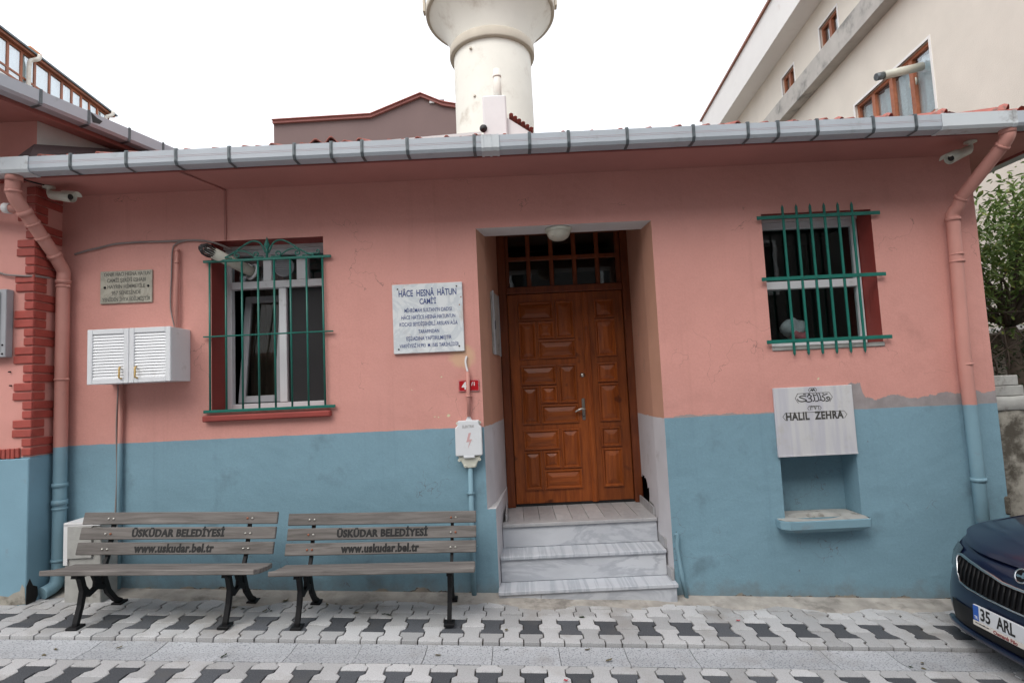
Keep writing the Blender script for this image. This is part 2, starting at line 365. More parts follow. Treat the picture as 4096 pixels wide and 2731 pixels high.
    def mesh(s, name, mats, off=(0, 0, 0), fix=True):
        me = bpy.data.meshes.new(name); me.from_pydata([(a-off[0], b-off[1], c-off[2]) for a, b, c in s.v], [], s.f)
        for q in (mats if isinstance(mats, (list, tuple)) else [mats]): me.materials.append(M[q] if isinstance(q, str) else q)
        me.polygons.foreach_set('material_index', s.m); me.polygons.foreach_set('use_smooth', s.s)
        if fix:
            bm = bmesh.new(); bm.from_mesh(me)
            bmesh.ops.remove_doubles(bm, verts=bm.verts, dist=1e-5); bmesh.ops.recalc_face_normals(bm, faces=bm.faces)
            bm.to_mesh(me); bm.free()
        me.update(); return me
    def build(s, name, mats, parent=None, fix=True, local=False):
        off = (0, 0, 0)
        if parent is not None and not local:
            p = parent; off = Vector((0, 0, 0))
            while p is not None: off += p.location; p = p.parent
        o = bpy.data.objects.new(name, s.mesh(name, mats, off, fix)); COL.objects.link(o)
        if parent is not None: o.parent = parent
        return o
def thing(name, label, cat, loc=(0, 0, 0), group=None):
    o = bpy.data.objects.new(name, None); COL.objects.link(o); o.location = loc; o.empty_display_size = .1
    return tag(o, label, cat, group)
def tag(o, label, cat, group=None, kind=None):
    o['label'] = label; o['category'] = cat
    if group: o['group'] = group
    if kind: o['kind'] = kind
    return o
def struct(o): o['kind'] = 'structure'; return o
def inst(me, name, parent, loc=(0, 0, 0), rot=(0, 0, 0), scale=(1, 1, 1)):
    o = bpy.data.objects.new(name, me); COL.objects.link(o); o.parent = parent; o.location = loc; o.rotation_euler = rot; o.scale = scale; return o
def bevel(o, wd=.004, seg=2):
    md = o.modifiers.new('bevel', 'BEVEL'); md.width = wd; md.segments = seg; md.limit_method = 'ANGLE'; md.angle_limit = R(40); return o
def text(body, size, mat, parent, mat4, name='lettering', sx=1., bold=0., ext=.0006, align='CENTER', shear=0., space=1.):
    cu = bpy.data.curves.new(name, 'FONT'); cu.body = body; cu.size = size; cu.align_x = align; cu.align_y = 'CENTER'
    cu.extrude = ext; cu.offset = bold; cu.resolution_u = 3; cu.shear = shear; cu.space_character = space
    t = bpy.data.objects.new(name, cu); COL.objects.link(t)
    dg = bpy.context.evaluated_depsgraph_get(); me = bpy.data.meshes.new_from_object(t.evaluated_get(dg))
    bpy.data.objects.remove(t); bpy.data.curves.remove(cu)
    me.materials.clear(); me.materials.append(M[mat]); me.transform(Matrix.Diagonal((sx, 1, 1, 1))); me.transform(mat4)
    o = bpy.data.objects.new(name, me); COL.objects.link(o); o.parent = parent; return o
def wallm(x, y, z): return Matrix.Translation((x, y, z)) @ Matrix.Rotation(R(90), 4, 'X')   # faces -Y
def gz(x): return -.0575*(x-1.25)
def bez(p, n=10):
    # catmull-rom through points
    p = [Vector(q) for q in p]; q = [p[0]*2-p[1]]+p+[p[-1]*2-p[-2]]; out = []
    for i in range(1, len(q)-2):
        for k in range(n):
            t = k/n; a, b, c, d = q[i-1], q[i], q[i+1], q[i+2]
            out.append(.5*((2*b)+(c-a)*t+(2*a-5*b+4*c-d)*t*t+(3*b-a-3*c+d)*t*t*t))
    out.append(p[-1]); return out

# ================================================================== GROUND
SH = Matrix(((1, 0, 0, 0), (0, 1, 0, 0), (-.0575, 0, 1, .0719), (0, 0, 0, 1)))   # the street falls gently to the right
def sheared(o):     # bake the fall of the street into a root object
    return o
g = MB()
nx = 40
for i in range(nx):
    x0, x1 = -300+600*i/nx, -300+600*(i+1)/nx
    g.add([(x0, -300, -.12), (x1, -300, -.12), (x1, 300, -.12), (x0, 300, -.12)], [(0, 1, 2, 3)])
def fall(v):
    x = max(-9., min(9., v[0])); return (v[0], v[1], v[2]-.0575*(x-1.25))
g.v = [fall(v) for v in g.v]
ground = struct(g.build('ground', 'soil'))
# pavement: bed, pavers, cement fillet
TH = math.atan(.0575)
def sloped_root(name, x, y, dz=0.):
    o = bpy.data.objects.new(name, None); COL.objects.link(o); return o
b = MB(); b.box(-9, 9, -.806, .0, -.10, -.012); b.v = [fall(v) for v in b.v]
pave = struct(b.build('pavement', 'joint'))
b = MB(); b.box(-9, 9, -12, -1.088, -.12, -.037); b.v = [fall(v) for v in b.v]
road = struct(b.build('road', 'joint'))
PER, LEN = .276, .2315
W2, N2 = .0820, .0545      # half widths at the ends and the waist
def ipaver(y0, y1, h=.05):
    # outline of an I-shaped block between local y0..y1 (full block is -LEN/2..LEN/2)
    gpz = .0032; L = LEN/2
    prof = [(-L, W2), (-L+.048, W2), (-L+.074, N2), (L-.074, N2), (L-.048, W2), (L, W2)]
    def wd(y):
        for (a, wa), (c, wc) in zip(prof, prof[1:]):
            if a-1e-9 <= y <= c+1e-9: return wa+(wc-wa)*(y-a)/(c-a) if c > a else wa
        return W2
    ys = sorted({y0, y1, *[q for q, _ in prof if y0 < q < y1]})
    out = [(wd(y)-gpz, y) for y in ys]; out[0] = (out[0][0], y0+gpz); out[-1] = (out[-1][0], y1-gpz)
    poly = out+[(-x, y) for x, y in reversed(out)]
    m = MB(); n = len(poly); ins = .0035
    def inset(p): return (p[0]*(1-ins/abs(p[0])), p[1]+(ins if abs(p[1]-(y0+gpz)) < 1e-6 else -ins if abs(p[1]-(y1-gpz)) < 1e-6 else 0))
    top = [inset(p) for p in poly]
    m.add([(x, y, -h) for x, y in poly]+[(x, y, -.003) for x, y in poly]+[(x, y, 0) for x, y in top],
          [list(range(2*n, 3*n))]+[(i, (i+1) % n, n+(i+1) % n, n+i) for i in range(n)]+[(n+i, n+(i+1) % n, 2*n+(i+1) % n, 2*n+i) for i in range(n)])
    return m
pm = {}
def paver_mesh(y0, y1, mat):
    k = (round(y0, 4), round(y1, 4), mat)
    if k not in pm: pm[k] = ipaver(y0, y1).mesh('paver', mat)
    return pm[k]
def lay(parent, ylo, yhi, seam_even, seam_odd, dark_even, xr, zoff, limit=None):
    cnt = 0
    for c in range(int(xr[0]/PER*2), int(xr[1]/PER*2)+1):
        x = .041+c*PER/2; seam = seam_even if c % 2 == 0 else seam_odd
        k0 = int(math.floor((ylo-seam)/LEN))
        for k in range(k0, k0+int((yhi-ylo)/LEN)+3):
            a, e = seam+k*LEN, seam+(k+1)*LEN; lo, hi = max(a, ylo), min(e, yhi)
            if hi-lo < .03: continue
            dark = c % 2 == 0 and k in dark_even
            cy = (a+e)/2
            o = inst(paver_mesh(lo-cy, hi-cy, 'pavd' if dark else 'pav'), 'paver', parent,
                     (x, cy, gz(x)+zoff+rng.uniform(-.0022, .0022)), (rng.uniform(-.006, .006), TH+rng.uniform(-.008, .008), rng.uniform(-.008, .008)))
            cnt += 1
    return cnt
np_ = lay(pave, -.818, -.10, -.685, -.586, (0,), (-4.2, 4.75), 0.)
# road: first course one by one, the rest of the street as one mesh
nr_ = lay(road, -1.56, -1.09, -1.414, -1.298, (0,), (-4.2, 4.2), -.022)
rest = MB(); rest2 = MB()
for c in range(-58, 60):
    x = .041+c*PER/2; seam = -1.414 if c % 2 == 0 else -1.298
    for k in range(-34, 1):
        a = seam+k*LEN; cy = a+LEN/2
        if cy > -1.05 or (cy > -1.62 and -4.3 < x < 4.3): continue
        src = pm[(round(-LEN/2, 4), round(LEN/2, 4), 'pav')]; tgt = rest2 if (c % 2 == 0 and k % 4 == 0) else rest
        vs = [(v.co.x+x, v.co.y+cy, v.co.z+gz(x)-.022-.0575*v.co.x) for v in src.vertices]
        tgt.add(vs, [tuple(p.vertices) for p in src.polygons])
o = rest.build('paver_field', 'pav', road, fix=False); o['kind'] = 'stuff'
o = rest2.build('dark_paver_field', 'pavd', road, fix=False); o['kind'] = 'stuff'
# pavement beyond the frame left and right as one mesh
side = MB()
for c in list(range(-64, -30))+list(range(35, 64)):
    x = .041+c*PER/2; seam = -.685 if c % 2 == 0 else -.586
    for k in (0, 1):
        cy = seam+k*LEN+LEN/2; src = pm[(round(-LEN/2, 4), round(LEN/2, 4), 'pav')]
        side.add([(v.co.x+x, v.co.y+cy, v.co.z+gz(x)-.0575*v.co.x) for v in src.vertices], [tuple(p.vertices) for p in src.polygons])
o = side.build('paver_field', 'pav', pave, fix=False); o['kind'] = 'stuff'
# channel slabs between pavement and road
b = MB(); b.box(-9, 9, -1.092, -.818, -.11, -.04); b.v = [fall(v) for v in b.v]
chan = struct(b.build('channel', 'joint'))
x = -4.6; k = 0
sl_m = MB(); Wd = .438
sec = [(-1.089, -.06), (-1.089, -.023), (-1.03, -.027), (-.955, -.0335), (-.88, -.030), (-.823, -.025), (-.823, -.06)]
sl_m.prism([(y, z) for y, z in sec], 'x', .0018, Wd-.0018, 0)
slm = sl_m.mesh('channel_slab', 'kerb')
while x < 4.8:
    inst(slm, 'channel_slab', chan, (x, 0, gz(x)+rng.uniform(-.002, .002)), (0, TH+rng.uniform(-.003, .003), 0)); x += Wd
# cement fillet along the wall
def fillet():
    m = MB(); n = 110; rows = 6; vs = []
    r2 = random.Random(3)
    for i in range(n+1):
        x = -4.6+9.3*i/n; wdt = .20+.06*math.sin(i*.7)+.05*math.sin(i*.23+1)+r2.uniform(-.03, .03)
        if x < -2.9: wdt = .13+r2.uniform(0, .05)
        for j in range(rows):
            t = j/(rows-1); y = -wdt*t+.002; h = .028*(1-t)**1.6+r2.uniform(0, .006)*(1 if 0 < j < rows-1 else 0)
            if j == rows-1: h = -.02
            vs.append((x, y, gz(x)+h+.004))
    fs = [(i*rows+j, (i+1)*rows+j, (i+1)*rows+j+1, i*rows+j+1) for i in range(n) for j in range(rows-1)]
    m.add(vs, fs, 0, True); return m
fillet().build('cement_fillet', 'cement', pave, fix=False)

# ================================================================== MAIN BUILDING
XL, XR = -3.83, 4.03
mq = thing('mosque_building', 'single storey pink and blue painted building with tiled roof and grey gutter', 'building')
LW = (-2.545, -1.582, 1.685, 3.15); RW = (2.19, 3.132, 2.01, 3.165); DO = (-.268, 1.243, -.6, 3.156); NI = (2.182, 2.818, .60, 1.10)
def sheet_with_holes(x0, x1, z0, z1, holes, y):
    xs = sorted({x0, x1, *[h[0] for h in holes], *[h[1] for h in holes]}); zs = sorted({z0, z1, *[h[2] for h in holes], *[h[3] for h in holes]})
    m = MB(); ix = {}
    for i, x in enumerate(xs):
        for j, z in enumerate(zs): ix[i, j] = len(m.v); m.v.append((x, y, z))
    for i in range(len(xs)-1):
        for j in range(len(zs)-1):
            cx, cz = (xs[i]+xs[i+1])/2, (zs[j]+zs[j+1])/2
            if any(h[0] < cx < h[1] and h[2] < cz < h[3] for h in holes): continue
            m.f.append((ix[i, j], ix[i+1, j], ix[i+1, j+1], ix[i, j+1])); m.m.append(0); m.s.append(False)
    return m
DLO = (-.198, 1.243, -.6, .79)      # the doorway is a little narrower/wider low down
wl = sheet_with_holes(XL, XR, -.6, 3.62, [LW, RW, (DO[0], DO[1], .79, DO[3]), (DLO[0], DLO[1], -.6, .79), NI], 0.)
# solid return edges of the wall around the openings that are not painted red
wl.add([(XR, 0, -.6), (XR, 6, -.6), (XR, 6, 3.62), (XR, 0, 3.62)], [(0, 1, 2, 3)])
wl.add([(XL, 0, -.6), (XL, 6, -.6), (XL, 6, 3.62), (XL, 0, 3.62)], [(0, 1, 2, 3)])
wl.add([(XL, 6, -.6), (XR, 6, -.6), (XR, 6, 3.62), (XL, 6, 3.62)], [(0, 1, 2, 3)])
wl.build('wall', 'wall', mq, fix=False)

# --- window reveals
def reveal(h, depth, name):
    x0, x1, z0, z1 = h; m = MB(); e = .0
    m.add([(x0, 0, z0), (x0, depth, z0), (x0, depth, z1), (x0, 0, z1), (x1, 0, z0), (x1, depth, z0), (x1, depth, z1), (x1, 0, z1)],
          [(0, 1, 2, 3), (4, 7, 6, 5), (3, 2, 6, 7), (0, 4, 5, 1)])
    return m.build(name, 'red', mq, fix=False)
reveal(LW, .32, 'window_reveal'); reveal(RW, .29, 'window_reveal')
b = MB(); b.box(-2.602, -1.535, -.055, -.0015, 1.612, 1.664, 0, .008); b.box(-2.543, -1.584, .002, .22, 1.64, 1.688); bevel(b.build('window_sill', 'red', mq), .003)
b = MB(); b.box(2.19, 3.14, -.012, .2, 1.985, 2.022, 0, .006); b.build('window_sill', 'stone', mq)
# --- rooms seen through the glass
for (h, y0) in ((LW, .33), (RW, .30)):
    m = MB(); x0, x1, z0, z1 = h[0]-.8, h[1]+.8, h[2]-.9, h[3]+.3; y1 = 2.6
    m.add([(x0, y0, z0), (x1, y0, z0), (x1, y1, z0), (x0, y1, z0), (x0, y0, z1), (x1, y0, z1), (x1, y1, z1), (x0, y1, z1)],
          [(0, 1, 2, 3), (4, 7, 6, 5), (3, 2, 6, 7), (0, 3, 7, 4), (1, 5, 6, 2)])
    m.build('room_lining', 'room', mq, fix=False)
# --- left window
def window_part(): 
    o = bpy.data.objects.new('window', None); COL.objects.link(o); o.parent = mq; return o
lw = window_part(); fy0, fy1 = .225, .29
x0, x1, z0, z1 = LW[0]+.0, LW[1], 1.70, 3.12
m = MB()
m.box(x0+.005, x0+.06, fy0, fy1, z0, z1, 0, .004); m.box(x1-.035, x1-.002, fy0, fy1, z0, z1, 0, .004)
m.box(x0+.062, x1-.037, fy0, fy1, z0, z0+.045, 0, .004); m.box(x0+.062, x1-.037, fy0, fy1, z1-.05, z1, 0, .004)
m.box(x0+.062, x1-.037, fy0-.012, fy1, 2.765, 2.83, 0, .004)
m.box(-2.062, -1.995, fy0-.004, fy1, z0+.047, 2.763, 0, .004)
for (a, c) in ((-2.2, -2.125), (-1.90, -1.80)): m.box(a, c, fy0, fy1, 2.832, z1-.052, 0, .004)
m.build('frame', 'upvc', lw)
b = MB(); b.box(x0+.004, x1-.003, .20, .30, z1+.002, LW[3]-.001); b.build('frame', 'white', lw)
for (a, c) in ((x0+.06, -2.2), (-2.125, -1.90), (-1.80, x1-.035)):
    b = MB(); b.box(a, c, .253, .258, 2.83, z1-.05); b.build('pane', 'glass2', lw)
b = MB(); b.box(-1.995, x1-.035, .26, .264, z0+.045, 2.765); b.build('insect_screen', 'mesh', lw)
# tilted sash, leaning into the room
m = MB(); sx0, sx1, sz0, sz1 = -2.455, -2.075, 1.755, 2.745; t = .06
m.box(sx0, sx0+t, 0, .05, sz0, sz1, 0, .004); m.box(sx1-t, sx1, 0, .05, sz0, sz1, 0, .004)
m.box(sx0+t+.001, sx1-t-.001, 0, .05, sz0, sz0+t, 0, .004); m.box(sx0+t+.001, sx1-t-.001, 0, .05, sz1-t, sz1, 0, .004)
TM = Matrix.Translation((0, .27, sz0)) @ Matrix.Rotation(R(-9), 4, 'X') @ Matrix.Translation((0, 0, -sz0))
m.xf(TM); m.build('sash', 'upvc_grey', lw)
b = MB(); b.box(sx0+t, sx1-t, .022, .026, sz0+t, sz1-t); b.xf(TM); b.build('pane', 'glass1', lw)
# curtain with folds behind the sash
m = MB(); n = 40
vs = [(-2.5+.5*i/n, .62+.025*math.sin(i*1.3)+.01*math.sin(i*.5), z) for i in range(n+1) for z in (1.3, 3.0)]
m.add(vs, [(2*i, 2*i+2, 2*i+3, 2*i+1) for i in range(n)], 0, True); m.build('curtain', 'curtain', lw, fix=False)
# --- right window
rw = window_part(); fy0, fy1 = .20, .26; x0, x1, z0, z1 = RW[0], RW[1]+.02, 2.03, 3.14
m = MB()
m.box(x0+.004, x0+.05, fy0, fy1, z0, z1, 0, .004); m.box(x1-.07, x1-.025, fy0, fy1, z0, z1, 0, .004)
m.box(x0+.052, x1-.072, fy0, fy1, z0, z0+.05, 0, .004); m.box(x0+.052, x1-.072, fy0, fy1, z1-.06, z1, 0, .004)
m.box(x0+.052, x1-.072, fy0-.01, fy1, 2.535, 2.605, 0, .004)
m.build('frame', 'upvc', rw)
b = MB(); b.box(x0+.004, x1-.023, .19, .28, z1+.002, RW[3]-.001); b.build('frame', 'white', rw)
for (a, c) in ((z0+.05, 2.535), (2.605, z1-.06)):
    b = MB(); b.box(x0+.05, x1-.07, .228, .233, a, c); b.build('pane', 'glass', rw)
# --- green grilles
def grille(): 
    o = bpy.data.objects.new('window_grille', None); COL.objects.link(o); o.parent = mq; return o
gl = grille(); gy = -.028
for k in range(8):
    x = -2.545+k*.1375; b = MB(); b.tube([(x, gy, 1.695), (x, gy, 2.965)], .0085, 8); b.build('bar', 'green', gl)
for z, r, bx0, bx1 in ((1.697, .012, -2.60, -1.50), (2.325, .006, -2.60, -1.503), (2.968, .011, -2.598, -1.508)):
    b = MB(); b.box(bx0, bx1, gy-.010, gy+.012, z-r, z+r, 0, .003); b.build('rail', 'green', gl)
for sx in (-2.56, -1.565):
    for z in (1.697, 2.968): b = MB(); b.tube([(sx, gy+.008, z), (sx, .01, z)], .007, 6); b.build('fixing', 'green', gl)
def spiral(cx, cz, r0_, r1_, a0, a1, n=22):
    return [(cx+(r0_+(r1_-r0_)*i/n)*math.cos(a0+(a1-a0)*i/n), gy, cz+(r0_+(r1_-r0_)*i/n)*math.sin(a0+(a1-a0)*i/n)) for i in range(n+1)]
xc = -2.053
for s in (-1, 1):
    q = [(xc+s*.012, gy, 3.02), (xc+s*.055, gy, 3.105), (xc+s*.12, gy, 3.128), (xc+s*.19, gy, 3.10), (xc+s*.27, gy, 3.045), (xc+s*.35, gy, 3.0), (xc+s*.40, gy, 2.985)]
    b = MB(); b.tube(bez(q, 6), .0075, 6); b.build('scroll', 'green', gl)
    q = [(xc+s*.03, gy, 2.985), (xc+s*.10, gy, 2.99), (xc+s*.17, gy, 3.035), (xc+s*.24, gy, 3.05), (xc+s*.275, gy, 3.025)]
    b = MB(); b.tube(bez(q, 6)+spiral(xc+s*.255, 3.012, .024, .008, 0 if s > 0 else math.pi, (0 if s > 0 else math.pi)-s*5.5), .0065, 6); b.build('scroll', 'green', gl)
    b = MB(); b.tube(spiral(xc+s*.09, 3.01, .032, .008, R(-90), R(-90)+s*6.5), .0065, 6); b.build('scroll', 'green', gl)
    q = [(xc+s*.30, gy, 2.985), (xc+s*.36, gy, 3.0), (xc+s*.43, gy, 3.0)]
    b = MB(); b.tube(bez(q, 5)+spiral(xc+s*.43, 3.015, .02, .006, R(-90), R(-90)+s*5), .006, 6); b.build('scroll', 'green', gl)
b = MB(); b.lathe([(0, 0), (.012, .005), (.010, .05), (.018, .06), (.010, .07), (.012, .085), (.026, .115), (.012, .155), (.001, .19)], (xc, gy, 2.972), 10); b.build('finial', 'green', gl)
gr = grille(); gy2 = -.03
for k in range(6):
    x = 2.362+k*.1185; m = MB(); m.box(x-.009, x+.009, gy2-.006, gy2+.006, 1.955, 3.205)
    m.add([(x-.009, gy2-.006, 1.955), (x+.009, gy2-.006, 1.955), (x+.009, gy2+.006, 1.955), (x-.009, gy2+.006, 1.955), (x, gy2, 1.932)], [(0, 1, 4), (1, 2, 4), (2, 3, 4), (3, 0, 4)])
    m.add([(x-.009, gy2-.006, 3.205), (x+.009, gy2-.006, 3.205), (x+.009, gy2+.006, 3.205), (x-.009, gy2+.006, 3.205), (x, gy2, 3.235)], [(0, 1, 4), (1, 2, 4), (2, 3, 4), (3, 0, 4)])
    m.build('bar', 'green', gr)
for z in (2.060, 2.592, 3.121):
    b = MB(); b.box(2.133, 3.185, gy2-.014, gy2-.0062, z-.0155, z+.0155, 0, .002)
    for k in range(6):
        x = 2.362+k*.1185; b.lathe([(.006, 0), (.005, .004), (.001, .005)], (x, gy2-.014, z), 8, axis=(0, -1, 0))
    b.build('rail', 'green', gr)
    for sx in (2.16, 3.16): b = MB(); b.tube([(sx, gy2-.006, z), (sx, .01, z)], .006, 6); b.build('fixing', 'green', gr)
# --- door recess
DY = 1.05
def poly_wall(pts_xy, z0, z1, name, mat, holes=None):
    m = MB(); n = len(pts_xy); zs = [z0, z1]
    vs = [(x, y, z) for x, y in pts_xy for z in zs]
    m.add(vs, [(2*i, 2*i+2, 2*i+3, 2*i+1) for i in range(n-1)]); return m.build(name, mat, mq, fix=False)
poly_wall([(DO[0], 0.0), (-.205, .27), (-.105, DY+.1)], .788, 3.6, 'recess_wall', 'recess')
poly_wall([(DLO[0], 0.0), (-.17, .27), (-.105, DY+.1)], -.3, .79, 'recess_wall', 'recess')
b = MB(); b.add([(DO[0], .001, .789), (-.205, .27, .789), (-.17, .27, .789), (DLO[0], .001, .789), (-.105, DY+.1, .789)], [(0, 1, 2, 3), (1, 4, 2)]); b.build('recess_ledge', 'white', mq, fix=False)
# right wall of the recess with the broken hole low beside the door frame
def rwall(y): return 1.243+(1.215-1.243)*min(1, y/.27) if y < .27 else 1.215+(1.24-1.215)*(y-.27)/(DY-.27)
m = MB(); ys = [.0, .14, .27, .5, .66, .74, .80, .86, .92, .98, DY+.1]; zs = [-.3, .57, .60, .66, .72, .78, .83, .87, 1.2, 2., 3.6]
hole = {.5: (.60, .66), .66: (.57, .78), .74: (.57, .83), .80: (.57, .83), .86: (.57, .87), .92: (.57, .87), .98: (.57, .83)}
ix = {}
r3 = random.Random(11)
for i, y in enumerate(ys):
    for j, z in enumerate(zs):
        jy = r3.uniform(-.02, .02) if .6 < y < 1 and .56 < z < .9 else 0; jz = r3.uniform(-.018, .018) if .6 < y < 1.0 and .58 < z < .9 else 0
        ix[i, j] = len(m.v); m.v.append((rwall(y), y+jy, z+jz))
for i in range(len(ys)-1):
    for j in range(len(zs)-1):
        h = hole.get(ys[i])
        if h and h[0]-1e-6 <= zs[j] and zs[j+1] <= h[1]+1e-6: continue
        m.f.append((ix[i, j], ix[i+1, j], ix[i+1, j+1], ix[i, j+1])); m.m.append(0); m.s.append(False)
m.build('recess_wall', 'recess', mq, fix=False)
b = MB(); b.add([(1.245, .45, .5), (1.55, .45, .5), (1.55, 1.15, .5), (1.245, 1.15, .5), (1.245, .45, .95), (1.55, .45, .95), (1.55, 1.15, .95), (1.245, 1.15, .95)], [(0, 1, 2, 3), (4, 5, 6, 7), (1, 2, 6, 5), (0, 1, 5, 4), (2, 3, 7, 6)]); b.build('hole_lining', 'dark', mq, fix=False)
b = MB(); b.box(DO[0]+.002, DO[1]-.002, -.0, .27, DO[3], 3.3); b.v = [(x, y+.002 if y < .01 else y, z) for x, y, z in b.v]; b.build('lintel', 'white', mq)
b = MB(); b.add([(-.35, .27, 3.45), (1.35, .27, 3.45), (1.35, 1.2, 3.45), (-.35, 1.2, 3.45)], [(0, 1, 2, 3)]); b.build('recess_ceiling', 'recess', mq, fix=False)
# --- marble steps
st = bpy.data.objects.new('steps', None); COL.objects.link(st); st.parent = mq
def step_piece(x0, x1, y0, y1, z0, z1, name, mat):
    b = MB(); b.box(x0, x1, y0, y1, z0, z1, 0, .004); return b.build(name, mat, st)
step_piece(-.202, 1.243, -.10, .155, .125, .155, 'tread', 'marble2')
step_piece(-.197, .14, -.083, -.06, -.2, .1235, 'riser', 'marble'); step_piece(.142, 1.232, -.084, -.06, -.2, .1235, 'riser', 'marble')
step_piece(-.182, 1.215, .10, .395, .34, .37, 'tread', 'marble2'); step_piece(-.180, 1.213, .12, .15, .157, .339, 'riser', 'marble')
step_piece(-.162, 1.213, .34, .44, .548, .578, 'tread', 'marble3'); step_piece(-.160, 1.21, .36, .39, .372, .5465, 'riser', 'marble')
b = MB(); b.box(-.16, 1.21, .392, 1.3, .0, .55); b.build('landing_core', 'cement', st)
for k in range(9):
    xx0 = -.115+k*.147; b = MB(); b.box(xx0+.002, xx0+.145, .4415, DY+.06, .555, .577+rng.uniform(-.0006, .0006), 0, .0012); b.build('landing_tile', 'marble3', st)
for xx in (-.123, 1.21):
    b = MB(); b.box(xx-.008, xx+.008, .44, DY-.05, .578, .65); b.build('skirting', 'marble3', st)
for (y0, y1, z0, z1) in ((.13, .40, .37, .45), (-.02, .14, .157, .235)):
    b = MB(); b.box(1.2135, 1.236, y0, y1, z0, z1, 0, .003); b.build('skirting', 'marble3', st)
# --- door
dr = bpy.data.objects.new('door', None); COL.objects.link(dr); dr.parent = mq
m = MB(); zb, zt = .605, 2.735
m.box(-.118, -.035, DY-.04, DY+.08, .578, 3.42, 0, .006); m.box(1.165, 1.246, DY-.04, DY+.08, .578, 3.42, 0, .006)
m.box(-.034, 1.164, DY-.035, DY+.08, zt+.005, zt+.075, 0, .006); m.box(-.034, 1.164, DY-.02, DY+.06, 3.36, 3.42, 0, .004)
m.build('door_frame', 'doorframe', dr)
tr_ = MB()
tx = [-.034+1.198*k/5 for k in range(6)]
for k in range(1, 5): tr_.box(tx[k]-.022, tx[k]+.022, DY-.005, DY+.035, zt+.076, 3.359, 0, .006)
tr_.box(-.033, .002, DY-.004, DY+.035, zt+.076, 3.359, 0, .004); tr_.box(1.115, 1.163, DY-.004, DY+.035, zt+.076, 3.359, 0, .004)
tr_.box(-.033, 1.163, DY-.0062, DY+.034, 3.085, 3.13, 0, .006)
tr_.build('muntin', 'doorframe', dr)
for k in range(5):
    for (a, c) in ((zt+.076, 3.085), (3.13, 3.359)):
        b = MB(); b.box(tx[k]+.022, tx[k+1]-.022, DY+.016, DY+.02, a, c); b.build('pane', 'glass', dr)
def leaf(x0, x1, panels, name):
    lf = MB(); lf.box(x0+.003, x1-.003, DY, DY+.045, zb, zt, 0, .003); L = lf.build(name, 'doorwood', dr)
    for (px0, pz0, px1, pz1) in panels:
        m = MB(); wd, hd = px1-px0, pz1-pz0; t = .014
        # moulding frame
        def ring(x0, x1, z0, z1, y): return [(x0, y, z0), (x1, y, z0), (x1, y, z1), (x0, y, z1)]
        i1, i2, i3 = .016, .030, min(.075, .32*min(wd, hd)); i4 = i3+.012
        rs = [ring(px0, px1, pz0, pz1, DY-.0005), ring(px0+.003, px1-.003, pz0+.003, pz1-.003, DY-.016), ring(px0+i1, px1-i1, pz0+i1, pz1-i1, DY-.018), ring(px0+i2, px1-i2, pz0+i2, pz1-i2, DY-.0015), ring(px0+i3, px1-i3, pz0+i3, pz1-i3, DY-.013), ring(px0+i4, px1-i4, pz0+i4, pz1-i4, DY-.0165)]
        vs = [v for r_ in rs for v in r_]; fs = []
        for q in range(len(rs)-1):
            for k in range(4): fs.append((4*q+k, 4*q+(k+1) % 4, 4*q+4+(k+1) % 4, 4*q+4+k))
        fs.append(tuple(range(4*len(rs)-4, 4*len(rs)))); m.add(vs, fs)
        m.build('panel', 'doorwood_h' if wd > hd*1.2 else 'doorwood', L, fix=False)
    return L
P1 = []; P2 = []
for zt0 in (2.655, 1.993, 1.338):
    P1 += [(.075, zt0-.20, .437, zt0), (.458, zt0-.395, .648, zt0), (.072, zt0-.60, .248, zt0-.212), (.268, zt0-.39, .437, zt0-.212), (.268, zt0-.60, .65, zt0-.405)]
    P2 += [(.86, zt0-.20, 1.068, zt0), (.86, zt0-.60, 1.070, zt0-.212)]
L1 = leaf(-.033, .745, P1, 'door_leaf'); L2 = leaf(.746, 1.163, P2, 'door_leaf')
b = MB(); b.box(.738, .80, DY-.014, DY-.001, .60, 2.733, 0, .004); b.box(.752, .786, DY-.022, DY-.0142, .60, 2.733, 0, .004); b.build('astragal', 'doorwood', L2)
b = MB(); b.lathe([(.026, 0), (.026, .004), (.018, .010), (.017, .013), (.001, .013)], (.706, DY, 1.873), 20, axis=(0, -1, 0)); b.build('lock', 'steel', L1)
b = MB(); b.box(.682, .715, DY-.008, DY-.0005, 1.418, 1.637, 0, .004); b.lathe([(.012, 0), (.011, .045), (.001, .047)], (.70, DY-.007, 1.53), 12, axis=(0, -1, 0))
b.tube(bez([(.70, DY-.05, 1.53), (.675, DY-.054, 1.533), (.64, DY-.052, 1.522), (.608, DY-.045, 1.505)], 5), [.011]*11+[.009]*5, 10); b.build('handle', 'steel', L1)
b = MB(); b.lathe([(.009, 0), (.009, .002), (.001, .002)], (.698, DY-.008, 1.455), 10, axis=(0, -1, 0)); b.build('keyhole', 'black', L1)
b = MB(); b.box(-.034, 1.164, DY+.01, DY+.04, .578, .604); b.build('threshold', 'black', dr)
# dark lobby behind the transom
b = MB(); b.add([(-.3, DY+.1, .5), (1.4, DY+.1, .5), (1.4, 2.6, .5), (-.3, 2.6, .5), (-.3, DY+.1, 3.55), (1.4, DY+.1, 3.55), (1.4, 2.6, 3.55), (-.3, 2.6, 3.55)], [(0, 1, 2, 3), (4, 5, 6, 7), (2, 3, 7, 6), (0, 3, 7, 4), (1, 2, 6, 5)]); b.build('room_lining', 'room', mq, fix=False)
